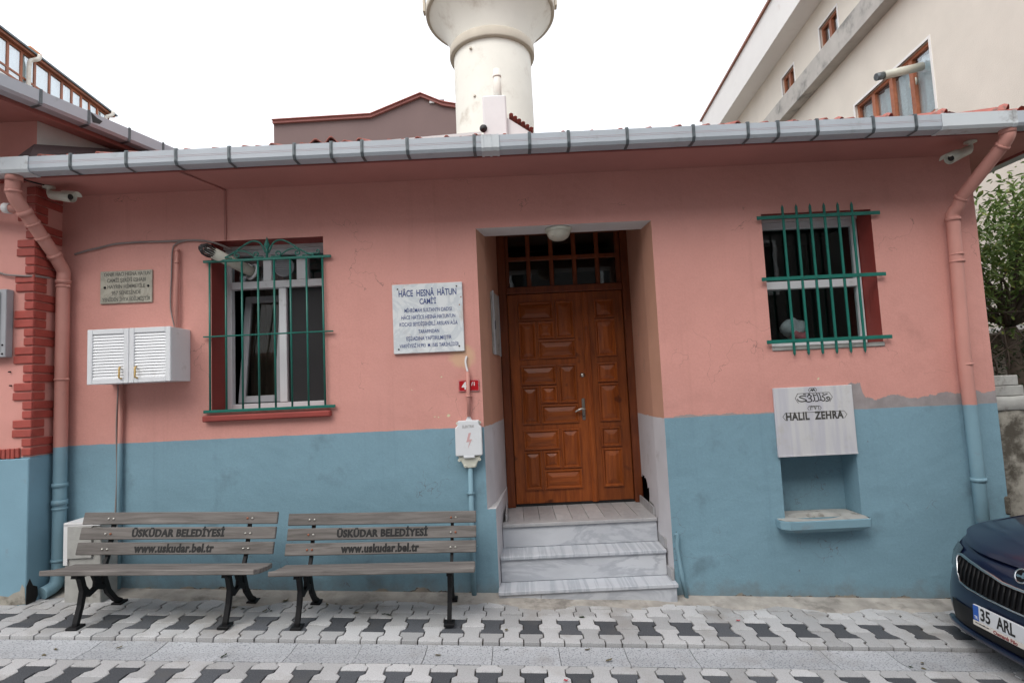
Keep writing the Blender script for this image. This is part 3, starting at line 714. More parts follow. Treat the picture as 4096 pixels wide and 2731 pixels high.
# --- niche
b = MB(); x0, x1, z0, z1 = NI; dpt = .25
b.add([(x0, 0, z0), (x1, 0, z0), (x1, 0, z1), (x0, 0, z1), (x0+.02, dpt, z0), (x1+.015, dpt, z0), (x1+.015, dpt, z1), (x0+.02, dpt, z1)], [(3, 7, 6, 2), (0, 4, 7, 3), (1, 2, 6, 5), (4, 5, 6, 7)])
b.build('niche', 'wall', mq, fix=False)
# --- eave: soffit, fascia, gutter
EY = -.46; XE = 4.47
b = MB(); b.box(XL+.001, XE, EY, -.001, 3.603, 3.64); b.box(XR+.001, XE, 0, 6.4, 3.604, 3.64); b.build('soffit', 'soffit', mq)
b = MB(); b.box(-4.1, XE, EY-.022, EY-.001, 3.585, 3.70, 0, .003); b.box(XE+.001, XE+.022, EY-.02, 6.4, 3.586, 3.70, 0, .003); b.build('fascia', 'fascia', mq)
gt = bpy.data.objects.new('gutter', None); COL.objects.link(gt); gt.parent = mq
def gutter_sec(y_back, y_front, z0, z1, t=.004):
    d = y_front-y_back
    return [(y_back, z1), (y_back, z0), (y_front-d*.12, z0), (y_front, z0+.022), (y_front, z1), (y_front-.012 if d > 0 else y_front+.012, z1), (y_front-.012 if d > 0 else y_front+.012, z1-.004), (y_front-t if d > 0 else y_front+t, z1-.004), (y_front-t if d > 0 else y_front+t, z0+.024), (y_front-d*.12, z0+t), (y_back+(t if d > 0 else -t), z0+t), (y_back+(t if d > 0 else -t), z1)]
GY0, GY1, GZ0, GZ1 = EY-.025, -.60, 3.592, 3.705
sec = gutter_sec(GY0, GY1, GZ0, GZ1)
for (a, c) in ((-3.66, -.14), (-.05, 3.37), (3.90, 4.62)):
    b = MB(); b.prism(sec, 'x', a, c); b.build('channel', 'pvc', gt)
for a, c in ((-3.66, -.14), (-.05, 3.37)):
    for z in (3.648, 3.659): b = MB(); b.box(a, c, GY1-.0008, GY1-.0001, z, z+.0018); b.build('stripe', 'stripe', gt)
sec2 = gutter_sec(GY0, GY1-.005, GZ0-.005, GZ1+.003)
for (a, c) in ((-4.5, -3.62), (-.16, -.03), (3.35, 3.92)):
    b = MB(); b.prism(sec2, 'x', a, c)
    if c-a > .2:
        b.prism(gutter_sec(GY0, GY1-.008, GZ0-.008, GZ1+.004), 'x', c-.03, c+.002)
        b.prism(gutter_sec(GY0, GY1-.008, GZ0-.008, GZ1+.004), 'x', a-.002, a+.03)
    else:
        for q in (a-.004, (a+c)/2-.008, c-.016): b.prism(gutter_sec(GY0, GY1-.009, GZ0-.009, GZ1+.004), 'x', q, q+.018)
    b.build('joint', 'pvc2', gt)
bm_ = MB(); bm_.box(-.012, .012, GY1-.0045, GY1-.001, GZ0+.024, GZ1+.006); bm_.add([(-.012, GY1-.0045, GZ0+.024), (.012, GY1-.0045, GZ0+.024), (.012, GY1+.014, GZ0-.004), (-.012, GY1+.014, GZ0-.004), (-.012, GY0+.02, GZ0-.004), (.012, GY0+.02, GZ0-.004)], [(0, 1, 2, 3), (3, 2, 5, 4)]); bm_.box(-.012, .012, GY1-.003, GY1+.02, GZ1+.006, GZ1+.011); bm_.box(-.004, .004, GY1-.009, GY1-.0045, GZ0+.03, GZ1+.006)
bme = bm_.mesh('bracket', 'galv')
for x in (-3.325, -2.868, -2.451, -2.052, -1.628, -1.352, -1.068, -.668, -.262, .165, .542, .938, 1.398, 1.815, 2.098, 2.405, 2.815, 3.198):
    inst(bme, 'bracket', gt, (x, 0, 0), (0, rng.uniform(-.02, .02), 0))
# side gutter
b = MB(); b.prism([(x, z) for x, z in gutter_sec(XE+.025, XE+.15, GZ0, GZ1)], 'y', GY1-.0, 6.4); b.build('channel', 'pvc', gt)
# --- roof
rf = bpy.data.objects.new('roof', None); COL.objects.link(rf); rf.parent = mq
SL = .41; RY0 = -.50; RZ0 = 3.69
def rz(y): return RZ0+(y-RY0)*SL
RYm = 2.9; rzm = rz(RYm); XC = XE+.03
b = MB(); b.add([(-4.0, RY0, RZ0-.02), (XC, RY0, RZ0-.02), (XC-(RYm-RY0), RYm, rzm-.02), (-4.0, RYm, rzm-.02), (XC, 2*RYm-RY0, RZ0-.02), (-4.0, 2*RYm-RY0, RZ0-.02), (XC, RY0, 3.645), (-4., RY0, 3.645), (XC, 2*RYm-RY0, 3.645), (-4, 2*RYm-RY0, 3.645)],
       [(0, 1, 2, 3), (3, 2, 4, 5), (1, 4, 2), (0, 7, 6, 1), (1, 6, 8, 4), (0, 3, 5, 9, 7), (7, 9, 8, 6)]); b.build('deck', 'flash', rf, fix=False)
TW, TL = .225, .36
def tile_mesh():
    m = MB(); n = 14; vs = []
    for j, (y, dz) in enumerate(((0, .012), (TL, 0.))):
        for th in (0, .014):
            for i in range(n+1):
                t = i/n; z = .022*(1-math.cos(t*4*math.pi))/1.0*(.8 if t < .5 else 1.1)
                vs.append((t*(TW+.006), y, z+dz+th))
    r_ = n+1
    fs = [(i, i+1, r_*2+i+1, r_*2+i) for i in range(n)]+[(r_+i, r_*3+i, r_*3+i+1, r_+i+1) for i in range(n)]+[(i, r_+i, r_+i+1, i+1) for i in range(n)]
    m.add(vs, fs, 0, True); return m
tm = tile_mesh(); tme = tm.mesh('roof_tile', 'tile', fix=False)
ang = math.atan(SL); k = 0; x = -3.98
big = MB()
while x < XC-.1:
    o = inst(tme, 'roof_tile', rf, (x, RY0-.02+rng.uniform(-.012, .012), RZ0-.016+rng.uniform(-.006, .006)), (ang+rng.uniform(-.012, .012), rng.uniform(-.03, .03), rng.uniform(-.02, .02)))
    if k in (11,): o.location.z += .03; o.rotation_euler[2] = .22; o.location.y -= .02; o.rotation_euler[1] = -.10
    if k in (12,): o.location.z += .012
    x += TW; k += 1
for j in range(1, 11):
    y = RY0-.02+j*.325; x = -3.98
    while x < XC-(y-RY0)-.05:
        if y < RYm-.1: big.add([(a+x, y+math.cos(ang)*q-math.sin(ang)*c, rz(y)+math.sin(ang)*q+math.cos(ang)*c-.004) for a, q, c in tm.v], tm.f, 0, True)
        x += TW
for j in range(0, 11):      # right hip slope
    xx = XC+.02-j*.325; y = RY0+j*.325+.1
    while y < 2*RYm-RY0-j*.325:
        if j < 10: big.add([(xx-math.cos(ang)*q+math.sin(ang)*c, y+a, RZ0+(XC-xx)*SL+math.sin(ang)*q+math.cos(ang)*c-.004) for a, q, c in tm.v], tm.f, 0, True)
        y += TW
o = big.build('tile_field', 'tile', rf, fix=False); o['kind'] = 'stuff'
cap = MB(); n = 10; vs = []
for (t, r_) in ((-.02, .105), (.05, .11), (.30, .085), (.44, .08)):
    for i in range(n+1):
        a = math.pi*i/n; vs.append((t, r_*math.cos(a), r_*.85*math.sin(a)))
cap.add(vs, [(j*(n+1)+i, j*(n+1)+i+1, (j+1)*(n+1)+i+1, (j+1)*(n+1)+i) for j in range(3) for i in range(n)], 0, True)
cap.lathe([(.112, -.03), (.118, 0), (.105, .03)], (0, 0, 0), 16, axis=(1, 0, 0)); 
cme = cap.mesh('hip_tile', 'tile', fix=False)
hd = Vector((-1, 1, SL)).normalized()
for k in range(9):
    p = Vector((XC, RY0, RZ0+.012))+hd*(k*.42+.05)
    inst(cme, 'hip_tile', rf, p, hd.to_track_quat('X', 'Z').to_euler())
b = MB(); b.box(-.03, 3.9, -.05, .05, -.03, .03)
hm = Matrix.Translation((XC, RY0, RZ0+.02)) @ hd.to_track_quat('X', 'Z').to_matrix().to_4x4(); b.xf(hm); b.build('hip_mortar', 'cement', rf)
for k in range(11):
    p = Vector((XC-(RYm-RY0)-k*.42, RYm, rzm+.0)); inst(cme, 'ridge_tile', rf, p, (0, 0, math.pi))
# --- downpipes
def pipe(pts, r, name, rings=(), clips=(), parent=mq):
    m = MB(); m.tube(pts, r, 16)
    o = m.build(name, 'pipe', parent)
    for (p, d, rr, ln) in rings:
        b = MB(); d = Vector(d).normalized(); b.lathe([(r*.98, -ln/2), (rr, -ln/2), (rr, ln/2), (r*.98, ln/2)], p, 16, axis=d); b.build('collar', 'pipe', o)
    return o
dpx = -3.755; py = -.075
dl = pipe(bez([(-3.785, -.53, 3.60), (-3.80, -.525, 3.52), (-3.805, -.505, 3.44), (-3.79, -.45, 3.36)], 5)+[(-3.755, -.17, 3.05)]+bez([(-3.754, -.14, 3.01), (dpx, py, 2.93), (dpx, py, 2.85)], 4)+[(dpx, py, .50)]+bez([(dpx, py, .46), (dpx-.005, py-.03, .37), (dpx-.03, py-.12, .34)], 5), .049, 'downpipe',
     [((-3.786, -.53, 3.57), (0, 0, 1), .056, .05), ((-3.803, -.515, 3.47), (0, .1, -1), .055, .02), ((-3.787, -.425, 3.332), (.04, .28, -.31), .056, .04), ((-3.778, -.36, 3.26), (.04, .28, -.31), .055, .02), ((-3.768, -.28, 3.172), (.04, .28, -.31), .055, .02), ((-3.755, -.17, 3.05), (.04, .28, -.31), .056, .025), ((dpx, py, 2.84), (0, 0, 1), .057, .03),
      ((dpx, py, 1.16), (0, 0, 1), .057, .03), ((dpx, py, 1.02), (0, 0, 1), .058, .04), ((dpx, py, .97), (0, 0, 1), .056, .015), ((dpx, py, .56), (0, 0, 1), .056, .02)])
b = MB(); b.tube([(-3.80, -.45, 3.345), (-3.91, -.445, 3.365), (-4.4, -.42, 3.42)], .034, 12); b.build('branch', 'pipe', dl)
b = MB(); b.lathe([(.035, -.025), (.041, -.025), (.041, .025), (.035, .025)], (-3.905, -.445, 3.364), 14, axis=(-1, .02, .12)); b.build('collar', 'white', dl)
for z in (2.80, 2.02): b = MB(); b.lathe([(.05, -.008), (.054, -.008), (.054, .008), (.05, .008)], (dpx, py, z), 16); b.lathe([(.011, 0), (.010, .018), (.002, .02)], (dpx+.052, py-.01, z), 8, axis=(1, -.3, 0)); b.build('clip', 'pipe', dl)
dp = 3.765; py = -.08
dd = pipe(bez([(3.90, -.53, 3.60), (3.90, -.53, 3.54), (3.885, -.49, 3.48)], 5)+[(3.80, -.15, 3.185)]+bez([(3.79, -.12, 3.12), (dp, py, 3.06), (dp, py, 2.98)], 4)+[(dp-.03, py, 1.9), (3.742, py, 1.0), (3.74, py, .0)], .049, 'downpipe',
     [((3.90, -.53, 3.58), (0, 0, 1), .056, .05), ((3.885, -.49, 3.48), (.085, -.34, .3), .055, .02), ((3.80, -.15, 3.185), (.085, -.34, .3), .055, .02), ((dp, py, 3.02), (0, 0, 1), .056, .03), ((dp-.002, py, 2.72), (0, 0, 1), .055, .015), ((dp-.003, py, 2.66), (0, 0, 1), .057, .02), ((3.742, py, .86), (0, 0, 1), .057, .03)])
b = MB(); b.lathe([(.05, -.008), (.054, -.008), (.054, .008), (.05, .008)], (3.744, py, 1.80), 16); b.build('clip', 'pipe', dd)

# ================================================================== FITTINGS ON THE WALL
def cable(name, pts, r, mat, label, cat='cable', sm=6):
    m = MB(); m.tube(bez(pts, sm) if sm else pts, r, 8); return tag(m.build(name, mat), label, cat)
cable('cable', [(-3.71, -.012, 3.09), (-3.60, -.012, 3.118), (-3.499, -.012, 3.137), (-3.355, -.012, 3.164), (-3.139, -.012, 3.170), (-2.923, -.012, 3.166), (-2.72, -.012, 3.166), (-2.60, -.012, 3.155), (-2.50, -.01, 3.13), (-2.40, .05, 3.09)], .0085, 'cable', 'grey cable looping across the pink wall to the barred window')
cable('cable', [(-4.4, -.30, 2.80), (-4.17, -.30, 2.90), (-4.03, -.302, 2.87), (-3.90, -.302, 2.855), (-3.822, -.28, 2.853), (-3.8, -.16, 2.86)], .008, 'cable', 'grey cable crossing the red corner bricks towards the downpipe')
m = MB(); m.box(-2.428, -2.412, -.012, -.001, 3.16, 3.60); m.tube([(-2.42, -.008, 3.596), (-2.50, -.25, 3.596), (-2.55, -.44, 3.59)], .008, 6); tag(m.build('conduit', 'soffit'), 'thin pink conduit running down from the eave to the barred window', 'conduit')
def conduit(name, label, parts):
    t = thing(name, label, 'conduit', parts[0][1][0])
    for nm, pts, r, mat in parts:
        b = MB(); b.tube(pts, r, 10); b.build(nm, mat, t)
    return t
t = conduit('conduit', 'pink conduit rising from the white louvred cabinet', [('pipe', [(-2.822, -.035, 2.40), (-2.82, -.03, 2.98), (-2.82, -.03, 3.085)], .0155, 'pipe'), ('cable', bez([(-2.84, -.03, 2.41), (-2.885, -.015, 2.60), (-2.88, -.012, 2.85), (-2.872, -.012, 3.08), (-2.84, -.012, 3.14), (-2.76, -.012, 3.163)], 5), .006, 'cable')])
for z in (3.08, 2.975): b = MB(); b.lathe([(.015, -.008), (.020, -.008), (.020, .008), (.015, .008)], (-2.82, -.03, z), 12); b.build('clip', 'pipe', t)
t = conduit('conduit', 'conduit running down from the louvred cabinet behind the bench', [('pipe', [(-3.288, -.03, 1.97), (-3.296, -.03, 1.46), (-3.30, -.03, .30)], .019, 'pipe'), ('cable', bez([(-3.325, -.012, 1.96), (-3.34, -.01, 1.6), (-3.332, -.01, 1.2), (-3.345, -.01, .8), (-3.335, -.01, .32)], 5), .007, 'cable')])
# louvred cabinet
cab = thing('meter_cabinet', 'white louvred two door cabinet hung on the pink wall', 'cabinet', (-3.06, -.15, 1.96)); cx0, cx1, cz0, cz1, cy = -3.388, -2.722, 1.958, 2.396, -.285
b = MB(); b.box(cx0+.002, cx1-.002, cy+.02, -.002, cz0+.002, cz1-.002, 0, .003); b.build('carcass', 'upvc', cab)
for s, (a, c) in enumerate(((cx0, -3.056), (-3.054, cx1))):
    m = MB(); t = .042
    m.box(a, a+t, cy-.002, cy+.018, cz0, cz1, 0, .004); m.box(c-t, c, cy-.002, cy+.018, cz0, cz1, 0, .004); m.box(a+t, c-t, cy-.0015, cy+.018, cz0, cz0+t, 0, .004); m.box(a+t, c-t, cy-.0015, cy+.018, cz1-t, cz1, 0, .004)
    D = m.build('cabinet_door', 'upvc', cab)
    n = 15; h = (cz1-cz0-2*t)/n
    for k in range(n):
        z = cz0+t+k*h; b = MB(); b.add([(a+t, cy+.003, z+.001), (c-t, cy+.003, z+.001), (c-t, cy+.011, z+h), (a+t, cy+.011, z+h), (a+t, cy+.016, z+.001), (c-t, cy+.016, z+.001), (c-t, cy+.016, z+h), (a+t, cy+.016, z+h)], [(0, 1, 2, 3), (0, 4, 5, 1), (2, 6, 7, 3), (0, 3, 7, 4), (1, 5, 6, 2)]); b.build('louvre', 'upvc', D)
    hx = (-3.118 if s == 0 else -2.992); b = MB(); b.tube(bez([(hx-.006, cy, 2.085), (hx+.0, cy-.02, 2.075), (hx+.004, cy-.024, 2.04), (hx, cy-.02, 2.005), (hx+.006, cy, 1.995)], 4), .007, 8); b.build('handle', 'brass', D)
# old plaque
def rows(lines, x0, x1, ztop, zbot, y, mat, parent, sizes, bold=0., sxs=None):
    for (s, cx, cz, sz, sx) in lines: text(s, sz, mat, parent, wallm(cx, y, cz), sx=sx, bold=bold)
op = thing('inscription_plaque', 'small yellowed stone plaque with worn black capitals', 'plaque', (-3.265, 0, 2.787))
b = MB(); b.box(-3.486, -3.043, -.016, -.001, 2.648, 2.927, 0, .003); b.build('slab', 'oldmarble', op)
def fit(body, size, mat, parent, loc_parent, cx, y, cz, width, **kw):
    o = text(body, size, mat, parent, wallm(0, 0, 0), **kw)
    xs = [v.co.x for v in o.data.vertices]; s = width/(max(xs)-min(xs)); mid = (max(xs)+min(xs))/2
    for v in o.data.vertices: v.co.x = (v.co.x-mid)*s
    zs_ = [v.co.z for v in o.data.vertices]
    o.data.transform(Matrix.Translation(Vector((cx, y, cz))-Vector(loc_parent)))
    return o
L0 = op.location
for s, cx, cz, wd in (('YANIK HACI HESNA HATUN', -3.258, 2.897, .40), ('CAMİİ ŞERİFİ ESHABI', -3.262, 2.844, .33), ('HAYRIN HİMMETİLE', -3.262, 2.790, .32), ('957 SENESİNDE', -3.262, 2.736, .25), ('YENİDEN İHYA EDİLMİŞTİR', -3.262, 2.680, .41)):
    fit(s, .045, 'ink2', op, L0, cx, -.0165, cz, wd, bold=.0006)
for x in (-3.445, -3.075): b = MB(); b.lathe([(.011, 0), (.010, .004), (.001, .006)], (x, -.016, 2.787), 10, axis=(0, -1, 0)); b.build('bolt', 'iron', op)
# marble plaque
mp = thing('inscription_plaque', 'white marble plaque with blue lettering beside the doorway', 'plaque', (-.70, 0, 2.4)); L0 = mp.location
b = MB(); b.box(-.998, -.402, -.026, -.001, 2.106, 2.695, 0, .004); b.build('slab', 'plaque', mp)
for s, cz, wd, sz, sp in (('HÂCE  HESNÂ  HÂTUN', 2.612, .49, .078, 1), ('CAMİ\'İ', 2.540, .14, .066, 1), ('MİHRİMAH SULTAN\'IN DADISI', 2.467, .40, .046, 1), ('HÂCE HATİCE HESNÂ HATUN\'UN', 2.408, .455, .046, 1), ('KOCASI SEYDİŞEHİRLİ ARSLAN AĞA', 2.350, .49, .046, 1), ('TARAFINDAN', 2.286, .175, .044, 1), ('EŞİ/ADINA YAPTIRILMIŞTIR', 2.228, .38, .046, 1), ('VAKFİYESİ H.993  M.1585 TARİHLİDİR', 2.168, .50, .043, 1)):
    fit(s, sz, 'inkblue', mp, L0, -.70+.003, -.0268, cz, wd, bold=.0012 if sz > .06 else .0003)
for x, z in ((-.95, 2.655), (-.45, 2.66), (-.955, 2.143), (-.445, 2.15)): b = MB(); b.lathe([(.007, 0), (.006, .004), (.001, .005)], (x, -.026, z), 8, axis=(0, -1, 0)); b.build('screw', 'iron', mp)
for x, z in ((-.43, 2.50), (-.415, 2.565)): b = MB(); b.lathe([(.006, 0), (.001, .001)], (x, -.0262, z), 8, axis=(0, -1, 0)); b.build('rust_spot', 'rust', mp)
# number plate
nb = thing('house_number_plate', 'red enamel house number plate behind a pink conduit', 'number plate', (-.38, 0, 1.813)); L0 = nb.location
b = MB(); b.box(-.466, -.292, -.012, -.001, 1.766, 1.862, 0, .003); b.build('plate', 'sigred', nb)
for (a, c, z0, z1) in ((-.461, -.297, 1.769, 1.7705), (-.461, -.297, 1.8575, 1.859), (-.4625, -.461, 1.769, 1.859), (-.297, -.2955, 1.769, 1.859)): b = MB(); b.box(a, c, -.0126, -.0121, z0, z1); b.build('border', 'lettwhite', nb)
fit('4', .085, 'lettwhite', nb, L0, -.418, -.0126, 1.811, .042, bold=.003); fit('/1', .042, 'lettwhite', nb, L0, -.345, -.0126, 1.826, .03, bold=.001)
# electric box
eb = thing('electric_box', 'white plastic electric fuse box with red lightning bolt', 'electric box', (-.39, 0, 1.33)); L0 = eb.location
b = MB(); pts = [(-.505, 1.24), (-.285, 1.24), (-.283, 1.47), (-.305, 1.49), (-.305, 1.527), (-.48, 1.527), (-.48, 1.49), (-.503, 1.47)]
b.prism(pts, 'y', -.075, -.004); bevel(b.build('cover', 'upvc', eb), .008, 3)
b = MB(); b.prism([(-.49, 1.238), (-.30, 1.238), (-.335, 1.17), (-.345, 1.14), (-.44, 1.14), (-.45, 1.17)], 'y', -.055, -.004); bevel(b.build('base', 'cream', eb), .006, 2)
b = MB(); b.box(-.44, -.35, -.078, -.0555, 1.222, 1.243, 0, .004); b.build('hinge', 'upvc', eb)
for x, z in ((-.485, 1.505), (-.30, 1.505), (-.478, 1.205), (-.312, 1.205), (-.43, 1.155), (-.358, 1.155)): b = MB(); b.lathe([(.013, 0), (.013, .006), (.006, .007), (.001, .003)], (x, -.054 if z < 1.3 else -.03, z), 10, axis=(0, -1, 0)); b.build('lug', 'cream', eb)
b = MB(); b.prism([(-.415, 1.527), (-.365, 1.527), (-.378, 1.555), (-.402, 1.555)], 'y', -.03, -.004); b.build('tab', 'upvc', eb)
b = MB(); b.prism([(-.392, 1.425), (-.372, 1.428), (-.388, 1.375), (-.366, 1.375), (-.402, 1.30), (-.398, 1.318), (-.385, 1.355), (-.413, 1.352)], 'y', -.0765, -.0751); b.build('bolt_sign', 'boltred', eb)
fit('ELEKTRIK', .03, 'embgrey', eb, L0, -.392, -.0755, 1.478, .1, bold=.0008)
pipe_t = thing('conduit', 'conduit dropping from the electric box to the pavement', 'conduit', (-.40, -.03, .1))
b = MB(); b.tube([(-.393, -.03, 1.141), (-.398, -.03, .6), (-.402, -.03, .09)], .0205, 12); b.build('pipe', 'pipe', pipe_t)
for z in (.93, .50): b = MB(); b.lathe([(.020, -.009), (.025, -.009), (.025, .009), (.020, .009)], (-.397, -.03, z), 12); b.box(-.435, -.36, -.03, -.002, z-.004, z+.004); b.build('clip', 'pipe', pipe_t)
pipe_t = thing('conduit', 'pink conduit crossing the red number plate above the electric box', 'conduit', (-.385, -.03, 1.556))
b = MB(); b.tube([(-.386, -.032, 1.556), (-.383, -.032, 1.93)], .0155, 12); b.build('pipe', 'pipe', pipe_t)
b = MB(); b.tube(bez([(-.383, -.03, 1.93), (-.392, -.026, 1.97), (-.398, -.02, 2.02), (-.388, -.004, 2.06)], 5), .009, 8); b.build('cable', 'white', pipe_t)
b = MB(); b.lathe([(.0155, -.007), (.02, -.007), (.02, .007), (.0155, .007)], (-.384, -.032, 1.725), 12); b.box(-.41, -.357, -.026, -.002, 1.72, 1.73); b.build('clip', 'pipe', pipe_t)
m = MB(); m.tube(bez([(1.272, -.02, .53), (1.28, -.022, .50), (1.274, -.022, .42)], 4)+[(1.295, -.022, .2), (1.325, -.022, .005)], .0165, 10); tag(m.build('conduit', 'pipe'), 'short blue painted conduit leaning beside the marble steps', 'conduit')
# security cameras
def seccam(label, base, body0, body1):
    t = thing('security_camera', label, 'camera', base, 'security cameras under the eave')
    b = MB(); b.lathe([(.001, 0), (.045, 0), (.045, -.012), (.02, -.02), (.016, -.03)], base, 16); b.build('base', 'cream', t)
    p0, p1 = Vector(body0), Vector(body1); d = (p1-p0).normalized()
    b = MB(); b.tube(bez([Vector(base)-Vector((0, 0, .02)), Vector(base)-Vector((0, 0, .06)), p0+d*.01+Vector((0, 0, .0))], 5), .017, 10); b.build('bracket', 'cream', t)
    L = (p1-p0).length
    b = MB(); b.lathe([(.001, 0), (.028, .003), (.036, .02), (.038, L*.55), (.0395, L*.56), (.0395, L*.58), (.040, L*.6), (.043, L), (.040, L), (.036, L-.02), (.001, L-.02)], body0, 20, axis=d); b.build('body', 'cream', t)
    b = MB(); b.lathe([(.024, 0), (.022, .006), (.001, .009)], p0+d*(L-.02), 16, axis=d); b.build('lens', 'black', t)
    q = Vector((0, 0, 1)).rotation_difference(d)
    b = MB(); n = 10; vs = []
    for tt in (L*.65, L+.045):
        for r_ in (.045, .049):
            for i in range(n+1):
                a = R(-70+140*i/n); sidev = Vector((0, 0, 1)).cross(d).normalized(); upv = d.cross(sidev)
                vs.append(p0+d*tt+(sidev*math.sin(a)+upv*math.cos(a))*r_)
    r_ = n+1
    b.add(vs, [(i, i+1, 2*r_+i+1, 2*r_+i) for i in range(n)]+[(r_+i, 3*r_+i, 3*r_+i+1, r_+i+1) for i in range(n)]+[(2*r_+i, 2*r_+i+1, 3*r_+i+1, 3*r_+i) for i in range(n)], 0, True); b.build('visor', 'cream', t, fix=False)
    return t
seccam('white security camera under the eave by the red corner bricks', (-3.745, -.25, 3.602), (-3.735, -.25, 3.53), (-3.525, -.285, 3.49))
seccam('white security camera under the eave near the slanting downpipe', (3.80, -.30, 3.602), (3.79, -.30, 3.535), (3.575, -.35, 3.445))
cable('cable', [(-3.745, -.28, 3.600), (-3.78, -.36, 3.597), (-3.82, -.45, 3.598), (-3.85, -.47, 3.58)], .006, 'black', 'black cable feeding the camera beside the corner bricks')
# ceiling lamp in the doorway
lp = thing('ceiling_lamp', 'round frosted glass ceiling lamp over the doorway', 'lamp', (.453, .13, 3.154))
b = MB(); b.lathe([(.001, 0), (.118, 0), (.12, -.012), (.112, -.028), (.09, -.03)], (.453, .13, 3.1545), 32); b.build('rim', 'cream', lp)
b = MB(); b.lathe([(.104, -.028), (.10, -.05), (.085, -.078), (.055, -.098), (.02, -.106), (.001, -.107)], (.453, .13, 3.1545), 32); b.build('bowl', 'lampglass', lp)
# notice frame on the left wall of the recess
nf = thing('notice_board', 'grey framed notice board on the left wall of the door recess', 'notice board', (-.18, .5, 2.1))
dv = Vector((.1, .68)).normalized()
def onleft(y): return -.205+(-.105+.205)*(y-.27)/(DY+.1-.27)
m = MB(); y0, y1 = .45, .80; xa, xb = onleft(y0), onleft(y1)
m.add([(xa+.003, y0, 2.10), (xb+.003, y1, 2.10), (xb+.003, y1, 2.68), (xa+.003, y0, 2.68), (xa+.028, y0, 2.10), (xb+.028, y1, 2.10), (xb+.028, y1, 2.68), (xa+.028, y0, 2.68)], [(0, 1, 5, 4), (2, 3, 7, 6), (4, 5, 6, 7), (0, 4, 7, 3), (1, 2, 6, 5)])
m.build('panel', 'stone', nf)
m = MB(); m.box(xa+.018, xa+.034, y0-.008, y0+.008, 2.09, 2.69); m.box(xb+.018, xb+.034, y1-.008, y1+.008, 2.09, 2.69); m.build('frame', 'upvc_grey', nf)
m = MB(); m.box(xa+.033, xa+.04, y0+.03, y0+.045, 2.33, 2.41, 0, .002); m.build('catch', 'black', nf)
# heater flue through the left window
fl = thing('flue_pipe', 'grey flue pipe with black slotted cap poking out of the barred window', 'flue pipe', (-2.33, .15, 2.93))
p0, p1 = Vector((-2.28, .25, 2.91)), Vector((-2.50, -.085, 3.035)); d = (p1-p0).normalized(); Lf = (p1-p0).length
b = MB(); b.tube([p0, p1], .047, 20); b.build('pipe', 'cream', fl)
b = MB(); b.lathe([(.047, 0), (.075, .002), (.08, .015), (.06, .02)], p0+d*.02, 20, axis=d); b.build('collar', 'upvc', fl)
cpb = MB(); q = Vector((0, 0, 1)).rotation_difference(d)
for k in range(16):
    a = 2*math.pi*k/16; vv = q @ Vector((math.cos(a), math.sin(a), 0))
    cpb.tube([p1+vv*.045-d*.01, p1+vv*.052+d*.02, p1+vv*.048+d*.055, p1+vv*.022+d*.095], .0048, 5)
cpb.lathe([(.001, .11), (.022, .10), (.026, .085), (.012, .08)], p1, 14, axis=d); cpb.build('cap', 'black', fl)
b = MB(); b.lathe([(.036, -.01), (.036, .05), (.001, .06)], p1, 14, axis=d); b.build('inner_pipe', 'steel', fl)
# round fan in the window's middle light
fn = thing('window_fan', 'round extractor fan set in the upper window pane behind the bars', 'fan', (-2.02, .25, 2.96))
b = MB(); b.lathe([(.001, .004), (.078, .004), (.086, .014), (.09, 0), (.09, -.008)], (-2.022, .25, 2.957), 28, axis=(0, -1, 0)); b.build('rim', 'upvc_grey', fn)
for k in range(9):
    z = 2.955-.068+k*.017; hw = math.sqrt(max(.0001, .078**2-(z-2.955)**2)); b = MB(); b.box(-2.022-hw, -2.022+hw, .234, .244, z-.003, z+.003); b.build('louvre', 'upvc_grey', fn)
# bundle behind the right window
bd = thing('stuffed_bundle', 'blurry white and pink bundle behind the glass of the right barred window', 'bundle', (2.56, .36, 2.02))
def blob(c, r, seed, sq=(1, 1, 1), amp=.25, n=14, m_=8):
    rr = random.Random(seed); ph = [rr.uniform(0, 6.28) for _ in range(6)]; mb = MB(); vs = []
    for i in range(m_+1):
        th = math.pi*i/m_
        for k in range(n):
            a = 2*math.pi*k/n; q = 1+amp*(math.sin(2*a+ph[0])*math.sin(th*2+ph[1])+.5*math.sin(3*a+ph[2]+th*3))
            vs.append((c[0]+r*q*sq[0]*math.sin(th)*math.cos(a), c[1]+r*q*sq[1]*math.sin(th)*math.sin(a), c[2]+r*q*sq[2]*math.cos(th)))
    mb.add(vs, [(i*n+k, i*n+(k+1) % n, (i+1)*n+(k+1) % n, (i+1)*n+k) for i in range(m_) for k in range(n)], 0, True); return mb
blob((2.56, .36, 2.20), .10, 1, (1.1, .8, .8)).build('bag', 'bagwhite', bd); blob((2.60, .33, 2.12), .07, 2, (1.2, .7, .8)).build('cloth', 'bagred', bd)
b = MB(); b.box(2.30, 2.9, .26, .55, 2.03, 2.06); b.build('shelf', 'stone', bd)
# junk in the broken hole by the door
t = thing('rag', 'red and grey rag stuffed in the broken hole beside the door', 'rag', (1.30, .85, .55))
blob((1.29, .74, .64), .055, 5, (1, 1, .9)).build('cloth', 'stone', t); blob((1.262, .70, .68), .032, 6, (1, 1.2, .7)).build('tip', 'sigred', t)
